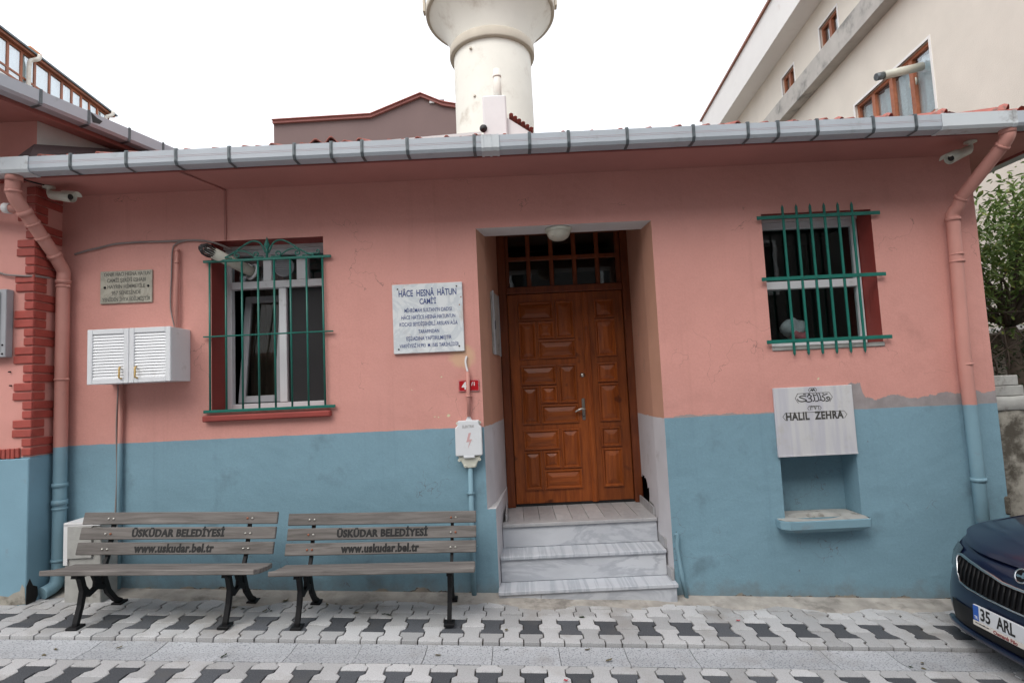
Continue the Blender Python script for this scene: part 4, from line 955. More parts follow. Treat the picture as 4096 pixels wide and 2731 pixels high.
# ================================================================== FOUNTAIN
ft = thing('wall_fountain', 'marble wall fountain with carved HALIL ZEHRA slab and blue basin', 'fountain', (2.49, 0, .5)); L0 = ft.location
b = MB(); b.box(2.162, 2.820, -.022, -.001, 1.104, 1.674, 0, .003); b.build('slab', 'slab', ft)
b = MB(); b.box(2.162, 2.820, -.026, -.0222, 1.104, 1.118, 0, .001); b.build('slab_lip', 'slab', ft)
fy = -.0228
def line(pts, r=.0025, mat='ink2'):
    b = MB()
    for (a, c) in zip(pts, pts[1:]):
        a = Vector((a[0], fy, a[1])); c = Vector((c[0], fy, c[1])); dd_ = (c-a).normalized(); nn = Vector((-dd_.z, 0, dd_.x))*r
        b.add([a-nn-dd_*r*.5, c-nn+dd_*r*.5, c+nn+dd_*r*.5, a+nn-dd_*r*.5], [(0, 1, 2, 3)])
    return b
fit('HALIL  ZEHRA', .088, 'ink3', ft, L0, 2.489, fy, 1.430, .48, bold=.0036, space=1.1)
def cart(x0, x1, z0, z1, tip, nm='cartouche'):
    zc = (z0+z1)/2; line([(x0, z0), (x0-tip, zc), (x0, z1), (x1, z1), (x1+tip, zc), (x1, z0)], .0022).build(nm, 'ink2', ft, fix=False)
cart(2.245, 2.735, 1.403, 1.462, .022); cart(2.447, 2.537, 1.478, 1.512, .012); cart(2.466, 2.512, 1.627, 1.662, .012)
cart(2.362, 2.625, 1.542, 1.620, .024)
fit('١٣٧٦', .05, 'ink2', ft, L0, 2.492, fy, 1.495, .078, bold=.001)
strokes = [[(2.355, 1.575), (2.37, 1.558), (2.40, 1.553), (2.43, 1.562), (2.415, 1.574), (2.39, 1.583), (2.375, 1.592), (2.40, 1.600), (2.43, 1.594)],
    [(2.425, 1.555), (2.45, 1.548), (2.475, 1.556), (2.47, 1.572), (2.45, 1.578)], [(2.44, 1.59), (2.455, 1.605), (2.475, 1.594), (2.465, 1.582)],
    [(2.485, 1.552), (2.50, 1.562), (2.497, 1.585), (2.489, 1.612)], [(2.505, 1.55), (2.525, 1.553), (2.533, 1.566), (2.528, 1.592), (2.520, 1.616)], [(2.54, 1.556), (2.552, 1.565), (2.549, 1.59), (2.540, 1.616)],
    [(2.555, 1.558), (2.572, 1.551), (2.585, 1.56), (2.582, 1.575), (2.565, 1.59), (2.59, 1.602), (2.61, 1.608)], [(2.592, 1.548), (2.615, 1.552), (2.628, 1.568), (2.615, 1.582), (2.60, 1.575), (2.612, 1.562)], [(2.41, 1.613), (2.43, 1.61)], [(2.45, 1.616), (2.462, 1.613)], [(2.50, 1.602), (2.515, 1.60)], [(2.57, 1.612), (2.58, 1.61)],
    [(2.472, 1.640), (2.482, 1.65), (2.488, 1.638), (2.498, 1.652), (2.508, 1.637)]]
mm = MB()
for s_ in strokes:
    pts = [(q.x, q.y) for q in bez([Vector((a, c, 0)) for a, c in s_], 4)] if len(s_) > 2 else s_
    l_ = line(pts, .0042); mm.add(l_.v, l_.f)
mm.build('calligraphy', 'ink3', ft, fix=False)
# basin
bx0, bx1, by0, bz0, bz1 = 2.105, 2.825, -.13, .52, .605
out = [(bx0, .0), (bx0, by0+.05), (bx0+.06, by0), (bx1-.02, by0), (bx1, by0+.02), (bx1, 0.)]
b = MB(); n = len(out)
b.add([(x, y-.001, bz1-.006) for x, y in out]+[(x+(.004 if x < 2.4 else -.004), y+(.004 if y < -.01 else -.001), bz1) for x, y in out]+[(x, y-.001, bz0+.02) for x, y in out]+[(x+(.05 if x < 2.4 else -.05), y*.75-.001, bz0-.012) for x, y in out],
      [(2*n+i, 2*n+i+1, i+1, i) for i in range(n-1)]+[(i, i+1, n+i+1, n+i) for i in range(n-1)]+[(3*n+i, 3*n+i+1, 2*n+i+1, 2*n+i) for i in range(n-1)]+[tuple(range(3*n, 4*n))])
b.build('basin', 'pipe', ft, fix=False)
m = MB(); N = 28; ccx, ccy, rx, ryy = 2.445, .045, .22, .115
rim = [(x+(.004 if x < 2.4 else -.004), y+(.004 if y < -.01 else -.001)) for x, y in out]+[(2.81, .245), (2.20, .245)]
def rimpt(a):
    dx, dy = math.cos(a), math.sin(a); best = 9
    for (p, q) in zip(rim, rim[1:]+rim[:1]):
        ex, ey = q[0]-p[0], q[1]-p[1]; det = dx*(-ey)+dy*ex
        if abs(det) < 1e-9: continue
        t_ = ((p[0]-ccx)*(-ey)+(p[1]-ccy)*ex)/det; u_ = (dx*(p[1]-ccy)-dy*(p[0]-ccx))/det
        if t_ > 0 and -1e-6 <= u_ <= 1+1e-6: best = min(best, t_)
    return (ccx+dx*best, ccy+dy*best)
vs = []
for k in range(N):
    a = 2*math.pi*k/N; o_ = rimpt(a); i_ = (ccx+rx*math.cos(a), ccy+ryy*math.sin(a))
    vs += [(o_[0], o_[1], bz1+.0005), (i_[0], i_[1], bz1), (ccx+rx*.93*math.cos(a), ccy+ryy*.9*math.sin(a), bz1-.03), (ccx+rx*.5*math.cos(a), ccy+ryy*.5*math.sin(a), bz1-.05)]
fs = []
for k in range(N):
    j = (k+1) % N
    for q in range(3): fs.append((4*k+q, 4*j+q, 4*j+q+1, 4*k+q+1))
fs.append(tuple(4*k+3 for k in range(N))); m.add(vs, fs); m.build('basin_top', 'stone', ft, fix=False)

# ================================================================== BENCHES
def bench(label, loc, yaw, tilt, L, half_legs):
    t = thing('park_bench', label, 'bench', loc, 'grey plank benches against the blue wall'); t.rotation_euler = (0, tilt, yaw)
    for k, (y0, y1, z0, z1) in enumerate(((-.33, -.215, .412, .384), (-.208, -.10, .382, .366), (-.092, .012, .364, .356))):
        m = MB(); m.box(-L/2+rng.uniform(-.004, .004), L/2+rng.uniform(-.004, .004), y0, y1, -.036, 0, 0, .005)
        m.v = [(x, y, z+z0+(z1-z0)*(y-y0)/(y1-y0)) for x, y, z in m.v]; m.build('seat_plank', 'bench', t, local=True)
    slat = []
    for k, (y, z0, z1) in enumerate(((.03, .417, .506), (.058, .522, .611), (.086, .628, .717))):
        m = MB(); m.box(-L/2+rng.uniform(-.006, .003), L/2+rng.uniform(-.003, .006), -.014, .014, -.0445, .0445, 0, .005)
        m.xf(Matrix.Translation((0, y, (z0+z1)/2)) @ Matrix.Rotation(R(-14), 4, 'X')); slat.append(m.build('back_plank', 'bench', t, local=True))
        for s in (-1, 1):
            for dx in (-.017, .02):
                mm_ = MB(); mm_.lathe([(.0085, 0), (.008, .004), (.004, .0075), (.0005, .008)], (0, 0, 0), 10, axis=(0, -1, 0)); mm_.xf(Matrix.Translation((s*half_legs*1.015+dx, y-.0142, (z0+z1)/2)) @ Matrix.Rotation(R(-14), 4, 'X'))
                mm_.build('bolt', 'rust' if rng.random() < .25 else 'steel', t, local=True)
    for s in (-1, 1):
        m = MB(); x0, x1 = s*half_legs-.016, s*half_legs+.016
        m.ribbon([(-.265, .375), (-.235, .33), (-.20, .24), (-.215, .14), (-.25, .03), (-.25, .012)], [.04, .04, .042, .036, .034, .034], x0, x1)        # front leg
        m.ribbon([(-.20, .25), (-.14, .19), (-.06, .215), (.02, .19)], [.042, .038, .036, .042], x0+.003, x1-.003)                                        # arch
        m.ribbon([(-.10, .33), (-.06, .27), (-.055, .215)], [.05, .06, .07], x0+.004, x1-.004)
        m.ribbon([(-.02, .335), (.02, .24), (.07, .14), (.16, .05), (.225, .015)], [.042, .044, .04, .034, .034], x0+.001, x1-.001)                   # rear leg
        m.ribbon([(-.30, .36), (-.12, .338), (.02, .318)], [.028, .028, .03], x0-.004, x1+.004)                                                       # seat bearer
        m.ribbon([(.0, .31), (.045, .40), (.075, .52), (.112, .70)], [.04, .03, .028, .026], x0+.004, x1-.004)                                       # back upright
        m.box(x0-.022, x1+.022, -.30, -.205, -.004, .014, 0, .003); m.box(x0-.022, x1+.022, .17, .265, -.004, .014, 0, .003)
        m.build('leg', 'iron', t, local=True)
    for s, k, sz, wd, dx in (('ÜSKÜDAR BELEDİYESİ', 1, .074, .69, .0), ('www.uskudar.bel.tr', 0, .084, .59, -.012)):
        o = text(s, sz, 'ink', t, Matrix.Identity(4), bold=.0030, space=1.1)
        xs = [v.co.x for v in o.data.vertices]; f_ = wd/(max(xs)-min(xs)); ys_ = [v.co.y for v in o.data.vertices]
        y, z0, z1 = ((.03, .417, .506), (.058, .522, .611))[k]
        for v in o.data.vertices: v.co.x = (v.co.x-(max(xs)+min(xs))/2)*f_
        bmx = bmesh.new(); bmx.from_mesh(o.data)          # a second pass of the stencil, nudged sideways, for the heavy strokes
        dup_ = bmesh.ops.duplicate(bmx, geom=bmx.verts[:]+bmx.edges[:]+bmx.faces[:])
        bmesh.ops.translate(bmx, vec=(.0032, .0012, .0003), verts=[q for q in dup_['geom'] if isinstance(q, bmesh.types.BMVert)]); bmx.to_mesh(o.data); bmx.free()
        o.data.transform(Matrix.Translation((.0+dx, y, (z0+z1)/2-.002)) @ Matrix.Rotation(R(-14), 4, 'X') @ Matrix.Translation((0, -.0150, 0)) @ Matrix.Rotation(R(90), 4, 'X'))
    return t
bench('weathered grey plank bench in front of the pale stone block', (-2.632, -.425, gz(-2.632)+.005), R(2.0), TH*.86, 1.462, .515)
bench('weathered grey plank bench between the other bench and the doorway', (-1.088, -.362, gz(-1.088)+.009), R(3.0), TH*.70, 1.44, .535)
# pale stone block
sb = thing('stone_block', 'pale framed stone block standing against the wall behind the bench', 'stone block', (-3.44, -.12, .27))
b = MB(); b.box(-3.582, -3.296, -.235, -.003, .20, .865, 0, .006); b.build('body', 'stone', sb)
b = MB(); b.box(-3.584, -3.552, -.247, -.2352, .56, .862); b.box(-3.551, -3.298, -.247, -.2352, .852, .884, 0, .003); b.box(-3.584, -3.294, -.25, -.004, .8655, .884, 0, .003); b.build('cover_frame', 'white', sb)
b = MB(); b.box(-3.551, -3.36, -.252, -.2353, .61, .851, 0, .002); b.build('panel', 'stone', sb)

# ================================================================== NEIGHBOUR BUILDING (left)
nbld = thing('neighbour_house', 'pink neighbouring house with red brick corner at the left', 'building', (-3.83, -.28, 0))
NY, NX = -.28, -3.83
b = MB(); b.box(-9, NX, NY, 5, -.5, 4.15); b.build('wall', 'neigh', nbld)
b = MB(); b.box(-9, NX+.006, NY-.02, -.004, -.5, 1.405, 0, .006); b.build('plinth', 'neigh', nbld)
for pts in ([(-3.825, .30), (-3.835, .42), (-3.855, .45), (-3.87, .40), (-3.92, .385), (-3.96, .36), (-4.05, .375), (-4.12, .35), (-4.3, .36), (-4.3, .28)],):
    b = MB(); b.prism(pts, 'y', NY-.0225, NY-.0202); b.build('spalled_patch', 'oldconc', nbld)
b = MB(); b.prism([(-.30, .28), (-.30, .43), (-.27, .48), (-.24, .42), (-.20, .40), (-.19, .33), (-.22, .28)], 'x', NX+.0062, NX+.009); b.build('spalled_patch', 'dark', nbld)
def quoin(z, front, sidel, h=.0615, x_off=0):
    b = MB(); p = .016
    b.box(NX-front, NX+p, NY-p, NY-.001, z, z+h, 0, .005); b.box(NX+.001, NX+p, NY-.0015, NY+sidel, z, z+h, 0, .005)
    b.build('brick', 'brick', nbld)
z = 1.425; k = 0; hp = .0725
while z < 3.56:
    lng = (k//2) % 2 == 1
    quoin(z, .135+rng.uniform(-.006, .006) if lng else .062, .115 if lng else .268, .061+rng.uniform(-.003, .002)); z += hp; k += 1
for k in range(42):
    x = NX-.075-k*.036; b = MB(); b.box(x-.033, x-.001, NY-.018, NY-.001, 1.408+rng.uniform(-.004, .004), 1.485+rng.uniform(-.006, .004), 0, .005); b.build('brick', 'brick', nbld)
for k in range(30):
    x = NX+.0-k*.05; b = MB(); b.box(x-.046, x-.006, NY-.03, NY-.001, 3.63, 3.78, 0, .004); b.build('brick', 'brick', nbld)
# eave that cuts over the main roof at an angle
ea = Vector((-3.795, -.72, 0)); eb_ = Vector((-3.145, 1.23, 0)); ed = (eb_-ea).normalized(); ea = ea-ed*.5; en = Vector((ed.y, -ed.x, 0))
b = MB()
back = [(-9, ea.y+.02), (ea.x-.05, ea.y+.02), (eb_.x-.05, eb_.y), (-3.2, 5), (-9, 5)]
b.prism(back, 'z', 4.152, 4.19); b.build('soffit', 'soffit', nbld)
# side wall above the main roof
b = MB(); c0 = Vector((NX+.003, NY, 0)); c1 = c0+ed*1.1; c2 = c0+ed*3.0
b.add([(p.x, p.y, z) for z in (3.665, 4.15) for p in (c0, c1, c2)], [(0, 1, 4, 3), (1, 2, 5, 4)]); b.build('side_wall', 'plaster', nbld, fix=False)
ng = bpy.data.objects.new('gutter', None); COL.objects.link(ng); ng.parent = nbld; ng.location = (0, 0, 0)
def along(sec_, p, d_, L_, mat, nm, par):
    nrm = Vector((d_.y, -d_.x, 0)); b = MB(); n = len(sec_)
    vs = [p+nrm*u+Vector((0, 0, v)) for u, v in sec_]+[p+d_*L_+nrm*u+Vector((0, 0, v)) for u, v in sec_]
    b.add(vs, [list(range(n)), list(range(2*n-1, n-1, -1))]+[(i, (i+1) % n, n+(i+1) % n, n+i) for i in range(n)]); return b.build(nm, mat, par)
gs = [(0, 4.28), (0, 4.165), (.085, 4.165), (.105, 4.187), (.105, 4.28), (.095, 4.28), (.10, 4.192), (.082, 4.17), (.005, 4.17), (.005, 4.28)]
along(gs, ea, ed, 3.0, 'pvc', 'channel', ng)
nrm_ = Vector((ed.y, -ed.x, 0)); b = MB(); q0 = ea+ed*.5+nrm_*.1075
b.add([q0+ed*.645+Vector((0, 0, 4.278)), q0+ed*.70+Vector((0, 0, 4.25)), q0+ed*.745+Vector((0, 0, 4.24)), q0+ed*.72+Vector((0, 0, 4.205)), q0+ed*.66+Vector((0, 0, 4.195))], [(0, 1, 2, 3, 4)]); b.build('crack', 'black', ng, fix=False)
for q in (.35, .75, 1.12, 1.48, 1.82, 2.2):
    along([(.106, 4.17), (.109, 4.17), (.109, 4.29), (.106, 4.29)], ea+ed*q, ed, .022, 'galv', 'bracket', ng); along([(.0, 4.158), (.106, 4.158), (.106, 4.163), (.0, 4.163)], ea+ed*q, ed, .022, 'galv', 'bracket', ng)
along([(u-.0, v) for u, v in gs], Vector((-9, ea.y, 0)), Vector((1, 0, 0)), 9+ea.x, 'pvc', 'channel', ng)
b = MB(); b.add([(ea.x, ea.y, 4.25), (eb_.x, eb_.y, 4.25), (-3.1, 5, 4.25), (-9, 5, 4.8), (-9, ea.y, 4.25), (-6, 2, 4.85)], [(0, 1, 2, 5), (4, 0, 5), (2, 3, 5), (3, 4, 5)]); b.build('roof', 'moss', nbld, fix=False)
for k in range(9):
    p = ea+ed*(k*.23+.1)-en*.16; o = MB(); blobm = blob((p.x-.06, p.y, 4.30+rng.uniform(0, .03)), .085, 30+k, (1.1, 1.2, .6), .2, 10, 6); blobm.build('ridge_stone', 'moss', nbld)
# felt flashing on the main roof against that wall
b = MB(); b.add([(-3.80, -.50, rz(-.5)+.06), (-3.70, -.50, rz(-.5)+.05), (-2.6, 1.4, rz(1.4)+.05), (-2.9, 1.4, rz(1.4)+.10), (-3.79, -.35, 3.92), (-3.3, .9, rz(.9)+.08)], [(0, 1, 4), (1, 2, 5, 4), (2, 3, 5)]); tag(b.build('roof_flashing', 'flash', fix=False), 'dark felt flashing strip where the pink roofs meet', 'flashing')
# grey metal box on the neighbour wall
t = thing('meter_box', 'grey metal meter box on the neighbouring pink wall', 'meter box', (-4.2, -.3, 2.2))
b = MB(); b.box(-4.45, -3.985, -.35, -.283, 2.205, 2.745, 0, .004); b.build('case', 'upvc_grey', t)
b = MB(); b.box(-4.44, -4.03, -.362, -.3505, 2.24, 2.72, 0, .003); b.build('lid', 'upvc_grey', t)
for z in (2.23, 2.30): b = MB(); b.lathe([(.008, 0), (.007, .004), (.001, .005)], (-4.008, -.3505, z), 8, axis=(0, -1, 0)); b.build('screw', 'iron', t)
for x, z in ((-4.0, 2.09), (-3.99, 1.98)): b = MB(); b.lathe([(.006, 0), (.005, .02), (.001, .02)], (x, NY, z), 8, axis=(0, -1, 0)); tag(b.build('nail', 'iron'), 'small dark nail in the pink wall beneath the grey meter box', 'nail', 'nails in the neighbouring wall')

# ================================================================== BEHIND: MINARET, CHIMNEY, HOUSES
mi = thing('minaret', 'cream white minaret with flared balcony rising behind the roof', 'minaret', (-.17, 9.2, 0)); mc = (-.17, 9.2, 0)
b = MB(); b.lathe([(1.02, 0), (.99, 8.2), (.982, 10.3)], mc, 64); b.build('shaft', 'minaret', mi, fix=False)
b = MB(); b.lathe([(.983, 10.14), (1.07, 10.14), (1.085, 10.18), (1.085, 10.36), (1.06, 10.40), (.98, 10.40)], mc, 64); b.build('ring', 'ringb', mi, fix=False)
b = MB(); b.lathe([(1.02, 10.40), (1.045, 10.46), (1.10, 10.62), (1.19, 10.80), (1.31, 10.98), (1.44, 11.13), (1.55, 11.24), (1.575, 11.27)], mc, 64); b.build('bowl', 'minaret', mi, fix=False)
b = MB(); b.lathe([(1.575, 11.265), (1.64, 11.265), (1.655, 11.29), (1.655, 11.46), (1.62, 11.48), (1.62, 12.5), (1.5, 12.5), (1.5, 11.5), (.8, 11.5)], mc, 64); b.build('balcony', 'ringb', mi, fix=False)
b = MB(); b.lathe([(.8, 11.5), (.78, 15), (.95, 15.05), (.95, 15.2), (.05, 19)], mc, 48); b.build('upper_shaft', 'minaret', mi, fix=False)
for dx, dz in ((-.5, 9.95), (-.45, 8.75)):
    b = MB(); b.lathe([(.035, 0), (.03, .05), (.001, .05)], (mc[0]+dx, mc[1]-.86, dz), 8, axis=(0, -1, 0)); b.build('stub', 'ringb', mi)
for sx in (-1, 1): b = MB(); b.box(mc[0]+sx*1.70-.03, mc[0]+sx*1.70+.03, mc[1]-.1, mc[1]+.1, 11.5, 12.6); b.build('pipe', 'ringb', mi)
ch = thing('roof_chimney', 'white rendered chimney with round flue in front of the minaret', 'chimney', (-.1, 3, 4.5))
b = MB(); b.box(-.262, .075, 2.9, 3.3, 4.3, 5.88, 0, .02); b.build('stack', 'white', ch)
b = MB(); b.tube([(-.04, 3.1, 5.85), (-.04, 3.1, 6.36)], .056, 16); b.lathe([(.058, 0), (.062, .0), (.062, .04), (.058, .04)], (-.04, 3.1, 6.24), 16); b.build('flue', 'minaret', ch)
b = MB(); b.lathe([(.001, .0), (.05, 0), (.055, .04), (.04, .07), (.015, .08), (.001, .08)], (-.255, 2.93, 5.40), 12, axis=(-.2, -1, 0)); b.build('vent_cap', 'black', ch)
dm = thing('roof_parapet', 'small white parapet with a sloping row of roof tiles beside the chimney', 'parapet', (.25, 3.0, 4.5))
b = MB(); b.prism([(.077, 4.3), (.41, 4.3), (.41, 5.34), (.077, 5.58)], 'y', 2.98, 3.3); b.build('wall', 'white', dm)
for k in range(6):
    t_ = k/6; b = MB(); n = 6; vs = []
    for y in (2.93, 3.33):
        for i in range(n+1):
            a = math.pi*i/n; vs.append((.105+.33*t_-.03*math.cos(a)+.03, y, 5.60-.245*t_+.022*math.sin(a)-.002*k))
    b.add(vs, [(i, i+1, n+1+i+1, n+1+i) for i in range(n)], 0, True); b.build('tile', 'tile', dm, fix=False)
# pale sheet lying behind the gutter
t = MB(); t.box(-1.05, .0, -.34, -.16, 3.855, 3.88); t.xf(Matrix.Translation((0, 0, -.02)) @ Matrix.Rotation(R(-2.5), 4, 'Y')); tag(t.build('roof_sheet', 'white'), 'pale sheet lying on the roof tiles behind the gutter joint', 'sheet')
br = thing('brown_house', 'mauve brown gabled house end wall behind the roof', 'building', (-4, 20, 0))
prof = [(-10.3, 14.15), (-5.88, 14.22), (-3.61, 15.08), (-2.65, 14.63), (-2.05, 14.50), (.6, 14.30)]
b = MB(); b.prism([(-10.22, -1)]+[(x, z-.08) for x, z in prof[:1]]+[(x, z-.08) for x, z in prof[1:]]+[(.6, -1)], 'y', 20, 27); b.build('wall', 'brownwall', br)
b = MB(); P_ = prof; up = [(x, z+.02) for x, z in P_]; lo = [(x, z-.10) for x, z in P_]
b.prism(up+lo[::-1], 'y', 19.85, 19.99); b.build('coping', 'coping', br)
b = MB(); b.prism([(x, z+.05) for x, z in P_]+[(x, z+.022) for x, z in P_][::-1], 'y', 19.75, 27); b.build('roof', 'tile', br)
b = MB(); b.box(-3.45, -2.72, 21, 22.5, 14.3, 15.22); b.box(-3.62, -2.66, 20.9, 22.6, 15.22, 15.34); b.build('chimney', 'brownwall', br)
b = MB(); b.box(-3.22, -3.0, 19.9, 19.98, 14.68, 14.78); b.build('vent', 'white', br)
# right apartment block
rb = thing('apartment_block', 'cream roughcast apartment block with brown windows above the roof', 'building', (7, 3, 0)); rb.rotation_euler = (0, 0, -math.atan(143/2275))
# local frame: x outwards (-x faces the street view), y along the facade
def rbox(x0, x1, y0, y1, z0, z1, nm, mat, par=rb, bv=0.): b = MB(); b.box(x0, x1, y0, y1, z0, z1, 0, bv); return b.build(nm, mat, par, local=True)
def facade(z0, z1, holes, y0, y1, nm, mat, x=0., th=.12):
    m = sheet_with_holes(y0, y1, z0, z1, holes, 0); m.v = [(x, yy, zz) for yy, _, zz in m.v]
    for (a, c, e, f_) in holes:
        m.add([(x, a, e), (x, c, e), (x, c, f_), (x, a, f_), (x+th, a, e), (x+th, c, e), (x+th, c, f_), (x+th, a, f_)], [(0, 1, 5, 4), (3, 7, 6, 2), (0, 4, 7, 3), (1, 2, 6, 5)])
    return m.build(nm, mat, rb, fix=False, local=True)
bigw = (1.16, 3.43, 5.95, 7.16); u1 = (3.75, 4.53, 8.72, 9.53); u2 = (5.90, 6.62, 8.72, 9.50); u3 = (1.4, 2.2, 8.72, 9.53)
facade(2.31, 8.29, [bigw], -3.5, 11.5, 'lower_wall', 'rcream'); facade(8.70, 10.06, [u1, u2, u3], -3.5, 11.5, 'upper_wall', 'rcream')
rbox(.001, 8, -3.5, -3.4, 2.3, 10.06, 'end_wall', 'rcream'); rbox(.5, 8, -3.4, 11.5, -1, 2.31, 'ground_floor', 'oldconc'); rbox(.0, 8, -3.5, 11.5, 2.25, 2.309, 'slab_edge', 'rwhite'); rbox(.001, 8, 11.4, 11.5, 2.31, 10.06, 'end_wall', 'rcream')
rbox(-.26, .5, -3.6, 11.6, 8.28, 8.76, 'concrete_band', 'rconc'); rbox(-.5, 8, -3.8, 12.2, 10.06, 11.08, 'eave_fascia', 'rwhite'); rbox(-.56, 8, -3.9, 12.3, 11.08, 11.14, 'roof_edge', 'brownwin')
rbox(.3, 8, -3.3, 11.3, 2.4, 10, 'core', 'dark')
def rbwin(h, n_, nm='window', cur='sheer'):
    y0, y1, z0, z1 = h; W_ = bpy.data.objects.new(nm, None); COL.objects.link(W_); W_.parent = rb
    m = MB(); t = .06
    m.box(.05, .11, y0, y1, z0, z0+t); m.box(.05, .11, y0, y1, z1-t, z1); m.box(.05, .11, y0, y0+t, z0+t, z1-t); m.box(.05, .11, y1-t, y1, z0+t, z1-t)
    ws = [(y0+(y1-y0)*k/n_) for k in range(1, n_)]
    for q in ws: m.box(.04, .11, q-.05, q+.05, z0+t, z1-t)
    m.build('frame', 'brownwin', W_, local=True)
    e = [y0]+ws+[y1]
    for a, c in zip(e, e[1:]): b = MB(); b.box(.09, .095, a+.05, c-.05, z0+t, z1-t); b.build('pane', 'glass2', W_, local=True)
    m = MB(); n = 60; vs = [(.15+.02*math.sin(i*1.1), y0+(y1-y0)*i/n, zz) for i in range(n+1) for zz in (z0, z1-.1)]; m.add(vs, [(2*i, 2*i+2, 2*i+3, 2*i+1) for i in range(n)], 0, True); m.build('curtain', cur, W_, fix=False, local=True)
    m = MB(); t = .045
    for (a, c, e_, f_) in ((y0-t, y1+t, z1, z1+t), (y0-t, y0, z0, z1), (y1, y1+t, z0, z1)): m.box(-.012, .02, a, c, e_, f_)
    m.build('surround', 'rwhite', W_, local=True)
rbwin(bigw, 4); rbwin(u1, 2, cur='curtain'); rbwin(u2, 2, cur='curtain'); rbwin(u3, 2)
def rloc(x, y, z): return rb.matrix_basis @ Vector((x, y, z))
b = MB(); b.tube([(.05, 1.45, 6.85), (-.62, 1.40, 6.72)], .07, 14); b.build('flue', 'cream', rb, local=True)
b = MB(); b.tube([(-.62, 1.40, 6.72), (-.75, 1.39, 6.695)], .062, 8); b.build('flue_cap', 'galv', rb, local=True)
b = MB(); b.tube(bez([(.05, 3.25, 6.18), (-.35, 3.25, 6.18), (-.45, 3.25, 6.12), (-.47, 3.25, 5.95)], 4), .07, 12); b.build('flue', 'upvc', rb, local=True)
b = MB(); b.lathe([(.001, 0), (.10, 0), (.10, .02), (.001, .02)], (.085, 1.75, 6.72), 16, axis=(-1, 0, 0)); b.build('pane_vent', 'cream', rb, local=True)
rb_base = None
# far left block with a ribbon of brown windows
lb = thing('terrace_block', 'tall block with a long ribbon of brown framed windows', 'building', (-20, 17, 0)); lb.rotation_euler = (0, 0, R(4.2))
def lbox(x0, x1, y0, y1, z0, z1, nm, mat, par=lb): b = MB(); b.box(x0, x1, y0, y1, z0, z1); return b.build(nm, mat, par, local=True)
lbox(-8, -.02, -6, 6.95, 0, 15.35, 'lower_wall', 'rwhite'); lbox(-8, -.3, -5.9, 6.85, 15.35, 16.9, 'core', 'rwhite'); lbox(-8, .16, -6.3, 7.1, 16.85, 16.95, 'eave', 'brownwin'); lbox(-8, .24, -6.4, 7.2, 16.951, 17.03, 'gutter', 'galv')
b = MB(); b.prism([(-8, 18.6), (-8, 17.03), (.2, 17.03)], 'y', -6.3, 7.1); b.build('roof', 'orange', lb, local=True)
ys = [-6, -4.6, -3.2, -1.75, -.35, .37, 1.08, 1.82, 2.68, 3.45, 4.1, 4.75, 5.35, 5.95, 6.9]
for a, c in zip(ys, ys[1:]):
    W_ = bpy.data.objects.new('window', None); COL.objects.link(W_); W_.parent = lb
    m = MB(); m.box(-.05, .0, a, a+.06, 15.36, 16.84); m.box(-.05, .0, c-.06, c, 15.36, 16.84); m.box(-.05, .0, a+.06, c-.06, 15.36, 15.46); m.box(-.05, .0, a+.06, c-.06, 16.76, 16.84); m.box(-.05, .0, a+.06, c-.06, 15.66, 15.74); m.build('frame', 'brownwin', W_, local=True)
    b = MB(); b.box(-.03, -.026, a+.06, c-.06, 15.46, 16.76); b.build('pane', 'glass3', W_, local=True)
    m = MB(); n = 16; vs = [(-.10+.02*math.sin(i*1.3), a+(c-a)*i/n, zz) for i in range(n+1) for zz in (15.4, 16.8)]; m.add(vs, [(2*i, 2*i+2, 2*i+3, 2*i+1) for i in range(n)], 0, True); m.build('curtain', 'sheer', W_, fix=False, local=True)
for y in (1.36, 6.4):
    b = MB(); b.tube(bez([(.34, y+.25, 16.95), (.30, y+.2, 16.75), (.14, y, 16.55), (.08, y, 16.3)], 4)+[(.08, y, 8)], .085, 10); b.build('downpipe', 'minaret', lb, local=True)
lbox(-1.2, -.5, 2.2, 2.9, 17.0, 17.75, 'chimney', 'orange')

# ================================================================== ADDED HOUSES ACROSS THE STREET (unseen, sized to block low sky; mirrored in the panes)
def added_street_house(label, x0, x1, y, h, mat, nwin, roofm='tile'):
    t = thing('added_street_house', label, 'building', ((x0+x1)/2, y, 0)); zg = min(gz(max(-9, min(9, x0))), gz(max(-9, min(9, x1))))-.2
    b = MB(); b.box(x0, x1, y-6, y, zg, h); b.build('wall', mat, t)
    b = MB(); b.prism([(y-6.4, h), (y+.4, h), (y-3, h+1.6)], 'x', x0-.3, x1+.3); b.build('roof', roofm, t)
    for fl_ in range(int(h//2.9)):
        for k in range(nwin):
            cx = x0+(x1-x0)*(k+.5)/nwin; zb_ = .9+fl_*2.9
            if fl_ == 0 and k == nwin//2:
                b = MB(); b.box(cx-.5, cx+.5, y+.002, y+.05, zg, 2.1, 0, .01); b.build('door', 'doorframe', t); continue
            W_ = bpy.data.objects.new('window', None); COL.objects.link(W_); W_.parent = t
            m = MB(); a, c, e, f_ = cx-.55, cx+.55, zb_, zb_+1.4
            m.box(a, a+.08, y+.002, y+.06, e, f_); m.box(c-.08, c, y+.002, y+.06, e, f_); m.box(a+.08, c-.08, y+.002, y+.06, e, e+.08); m.box(a+.08, c-.08, y+.002, y+.06, f_-.08, f_); m.box(cx-.04, cx+.04, y+.002, y+.055, e+.08, f_-.08)
            m.build('frame', 'upvc', W_)
            b = MB(); b.box(a+.08, c-.08, y+.005, y+.02, e+.08, f_-.08); b.build('pane', 'carglass', W_)
    return t
added_street_house('unseen dark street house added opposite the pink building to block low sky', -4.6, 14, -9.0, 8.2, 'low_bounce_wall', 6)
added_street_house('lower unseen street house added opposite the neighbouring pink house to block low sky', -16, -6.2, -10.5, 6.4, 'brownwall', 4)

